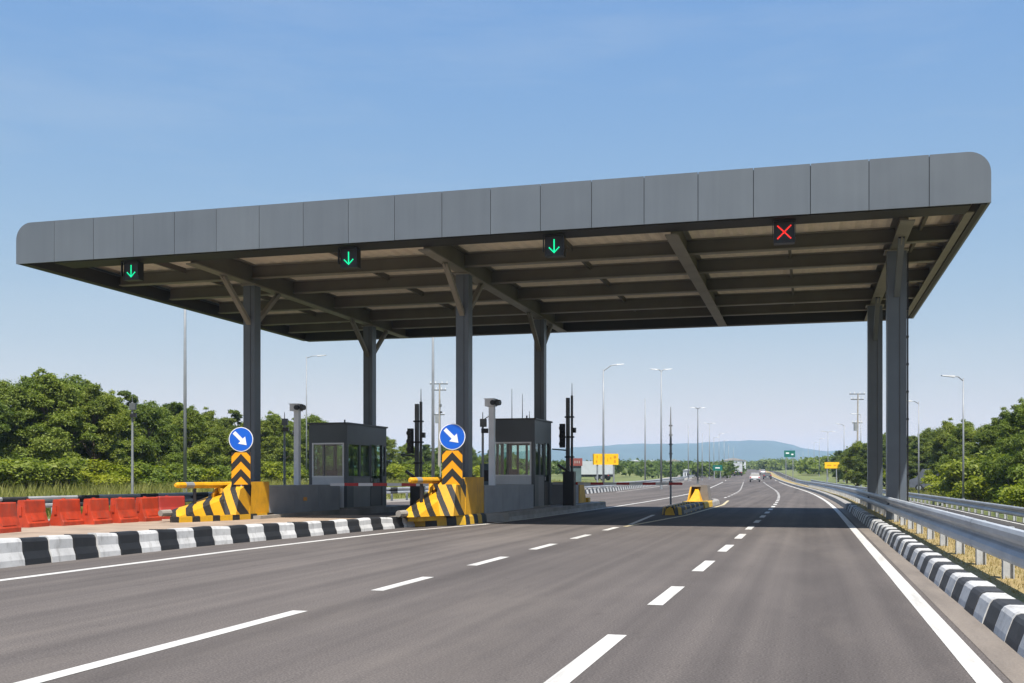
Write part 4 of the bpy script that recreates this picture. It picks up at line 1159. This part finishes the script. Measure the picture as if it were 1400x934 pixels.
for u_, d_, v_, k_ in [(-10,72,540,2),(55,76,535,2),(115,80,545,2),(170,88,555,0),(220,94,562,2),(270,104,572,3),(320,112,578,2),(370,120,585,2),(430,132,590,0),(500,150,600,2)]:
    tree(u_, d_, v_, k_, 'dark tree in the second row behind the left trees', 'second row of trees on the left', 1.25)
GRT = 'trees beyond the right ramp road'; RI = {}
RTL = 'small leafy tree far along the right ramp road'
for u_, d_, v_, k_ in [(1475,54,545,0),(1432,56,550,3),(1402,60,553,1),(1380,66,562,0),(1350,74,584,3),(1322,76,578,1),(1298,80,577,0),(1272,86,590,3),(1248,94,592,2),(1226,100,590,0),(1206,112,597,1),(1188,124,602,2),(1172,134,606,3),(1158,180,611,0),(1146,200,614,2)]:
    i_ = RI.get('n', 0); RI['n'] = i_+1; d_ = max(d_, 12.3/(-SN+(u_-700)/F*CS)) if u_ > 1190 else d_
    tree(u_, d_, v_+random.uniform(-2, 2), k_, (ORD[i_-1]+' tree from the right edge in the row beyond the ramp road') if 0 < i_ < 11 else RTL, GRT, .95)
for u_, d_, v_, k_ in [(1425,74,560,2),(1365,88,578,2),(1310,96,586,2),(1262,108,596,2),(1215,130,604,2)]:
    tree(u_, d_, v_, k_, 'dark tree in the second row behind the right trees', 'second row of trees on the right', 1.3)
# bushes
bprot = []
for sd, mt in ((101, LEAFS), (115, LEAFB), (131, LEAFS)):
    rg = random.Random(sd); cs, rs = [], []
    for i in range(15):
        a = rg.uniform(0, 6.28); q = rg.uniform(0, 1.15); cs.append((math.cos(a)*q, math.sin(a)*q, rg.uniform(.35, 1.5)*(1.15-q*.3))); rs.append(rg.uniform(.35, .7))
    m = MB()
    for c in cs: m.pipe([(c[0]*.2, c[1]*.2, -.1), (c[0]*.7, c[1]*.7, c[2]*.6), c], [.04, .025, .008], 5)
    me = bpy.data.meshes.new('stems'); me.from_pydata(m.v, [], m.f); me.materials.append(BARK)
    bprot.append((me, leafmesh('foliage', cs, rs, 5200, .085, mt, sd)))
def bush(u, d, hgt, k, label, group, wide=1.):
    x, y = place(u, d); z0 = zg(x, y)
    t = thing('bush', (x, y, z0-.05), label, 'bush', group, rz=random.uniform(0, 6.28)); s = hgt/2.1
    t.scale = (s*wide, s*wide, s); link('stems', bprot[k][0], t); link('foliage', bprot[k][1], t)
for u_, d_, h_, k_ in [(1326,54,2.6,0),(1350,52,2.7,2),(1374,50,2.9,0),(1398,49,3.0,1),(1424,47,3.2,2),(1342,60,3.2,1),(1300,70,2.2,0),(1232,84,2.4,1),(1216,88,2.2,0),(1380,58,3.6,1)]:
    d_ = max(d_, 10.6/(-SN+(u_-700)/F*CS)); bush(u_, d_, h_*d_/54*.8, k_, 'bright green bush just beyond the lower right guardrail', 'bushes beyond the right ramp road', 1.2)
for u_, d_, h_, k_ in [(-30,52,2.0,1),(5,54,1.8,0),(35,53,2.0,1),(62,56,1.7,2),(95,56,2.1,1),(125,60,1.9,0),(160,62,1.7,2),(190,64,1.9,1),(215,66,1.6,0),(240,70,1.9,1),(270,74,1.8,2),(300,80,1.9,1),(380,90,2.2,0),(400,92,2.0,1),(540,110,2.4,2),(565,112,2.2,0),(590,118,2.4,1),(655,112,2.5,2),(700,130,2.4,1)]:
    bush(u_, d_, h_, k_, 'low green bush at the foot of the left trees', 'bushes at the foot of the left trees', 1.5)
# far woods as one mass each
def wood(name, uds, n, leafsz, mat, label, seed):
    rg = np.random.RandomState(seed); cs, rs = [], []
    for (u0, u1, d0, d1, v0, v1, cnt) in uds:
        for k in range(cnt):
            f = rg.uniform(); u_ = u0+(u1-u0)*f; d_ = d0+(d1-d0)*rg.uniform(); x, y = place(u_, d_); z0 = zg(x, y)
            top = up(v0+(v1-v0)*f + rg.uniform(-1.5, 3), d_); r = min(d_*.010, 4.2)*rg.uniform(.6, 1.2)
            zc = z0 + max(.5, (top-z0-r*.8))*rg.uniform(.15, 1)**.7
            cs.append((x, y, zc)); rs.append(r)
    me = leafmesh(name, cs, rs, n, leafsz, mat, seed, .8)
    link(name, me, kind='stuff', label=label, cat='trees')
wood('far_wood', [(640,1005,240,520,628,632,230), (820,1010,300,620,628,634,160), (560,720,200,300,612,624,90)], 60000, .75, LEAFD, 'far mass of dark trees on the left below the hills', 5)
wood('far_wood', [(1040,1120,520,900,628,627,110), (1100,1180,300,520,627,618,130), (1150,1260,210,320,617,606,80), (985,1060,620,900,630,628,70)], 60000, .75, LEAF, 'far mass of green trees on the right below the hills', 6)

def blades(name, n, fx, hgt, wd, mat, label, seed):
    rg = np.random.RandomState(seed); x, y, z = fx(rg, n)
    h = hgt*rg.uniform(.35, 1.2, n); a = rg.uniform(0, 6.28, n); wx, wy = np.cos(a)*wd, np.sin(a)*wd
    lx, ly = rg.normal(size=n)*h*.3, rg.normal(size=n)*h*.3
    v = np.stack([np.stack([x-wx, y-wy, z], 1), np.stack([x+wx, y+wy, z], 1), np.stack([x+lx, y+ly, z+h], 1)], 1).reshape(-1, 3)
    me = bpy.data.meshes.new(name); me.vertices.add(3*n); me.vertices.foreach_set('co', v.ravel())
    me.loops.add(3*n); me.loops.foreach_set('vertex_index', np.arange(3*n, dtype=np.int32))
    me.polygons.add(n); me.polygons.foreach_set('loop_start', np.arange(0, 3*n, 3, dtype=np.int32)); me.polygons.foreach_set('loop_total', np.full(n, 3, dtype=np.int32))
    me.materials.append(mat); me.update(); me.validate()
    link(name, me, kind='stuff', label=label, cat='grass')
lzv = np.vectorize(lz); gv = np.vectorize(g); cvv = np.vectorize(cv)
def fl(rg, n):
    y = 22+rg.uniform(size=n)**1.4*130; x = -24.6-rg.uniform(size=n)*(14+y*.08)
    return x+cvv(y), y, lzv(x)+gv(y)-.05
blades('tall_grass', 42000, fl, .75, .035, GRASSL, 'tall yellowish grass and weeds before the left trees', 3)
def fr_(rg, n):
    y = 12+rg.uniform(size=n)**1.3*120; x = 8.8+rg.uniform(size=n)**1.3*9
    return x+cvv(y), y, lzv(x)+gv(y)-.05
blades('tall_grass', 26000, fr_, .42, .028, GRASSL, 'green grass along the foot of the right bushes', 4)
vz = lambda x: np.interp(x, [1.86, 2.5, 3.2, 4.5], [.22, .24, .10, -.30])
def fv(rg, n):
    y = 6+rg.uniform(size=n)**1.5*70; x = 1.98+rg.uniform(size=n)**.9*2.5
    return x+cvv(y), y, vz(x)+gv(y)-.02
blades('dry_grass', 60000, fv, .065, .007, GRASSDRY, 'short dry straw coloured grass under the near guardrail', 8)

# ------------------------------------------------------------------ haze
hz = NT('haze'); hz.t.nodes.remove(hz.b)
pv = hz.n('VolumePrincipled'); pv.inputs['Color'].default_value = (.52, .73, 1, 1); pv.inputs['Density'].default_value = 1.8e-4; pv.inputs['Anisotropy'].default_value = .0
hz.l(pv.outputs[0], hz.out.inputs['Volume'])
MB().box(-5900, 5900, -58, 5900, -8, 150).build('haze', hz.m, kind='stuff', label='pale air haze over the distance', cat='haze')
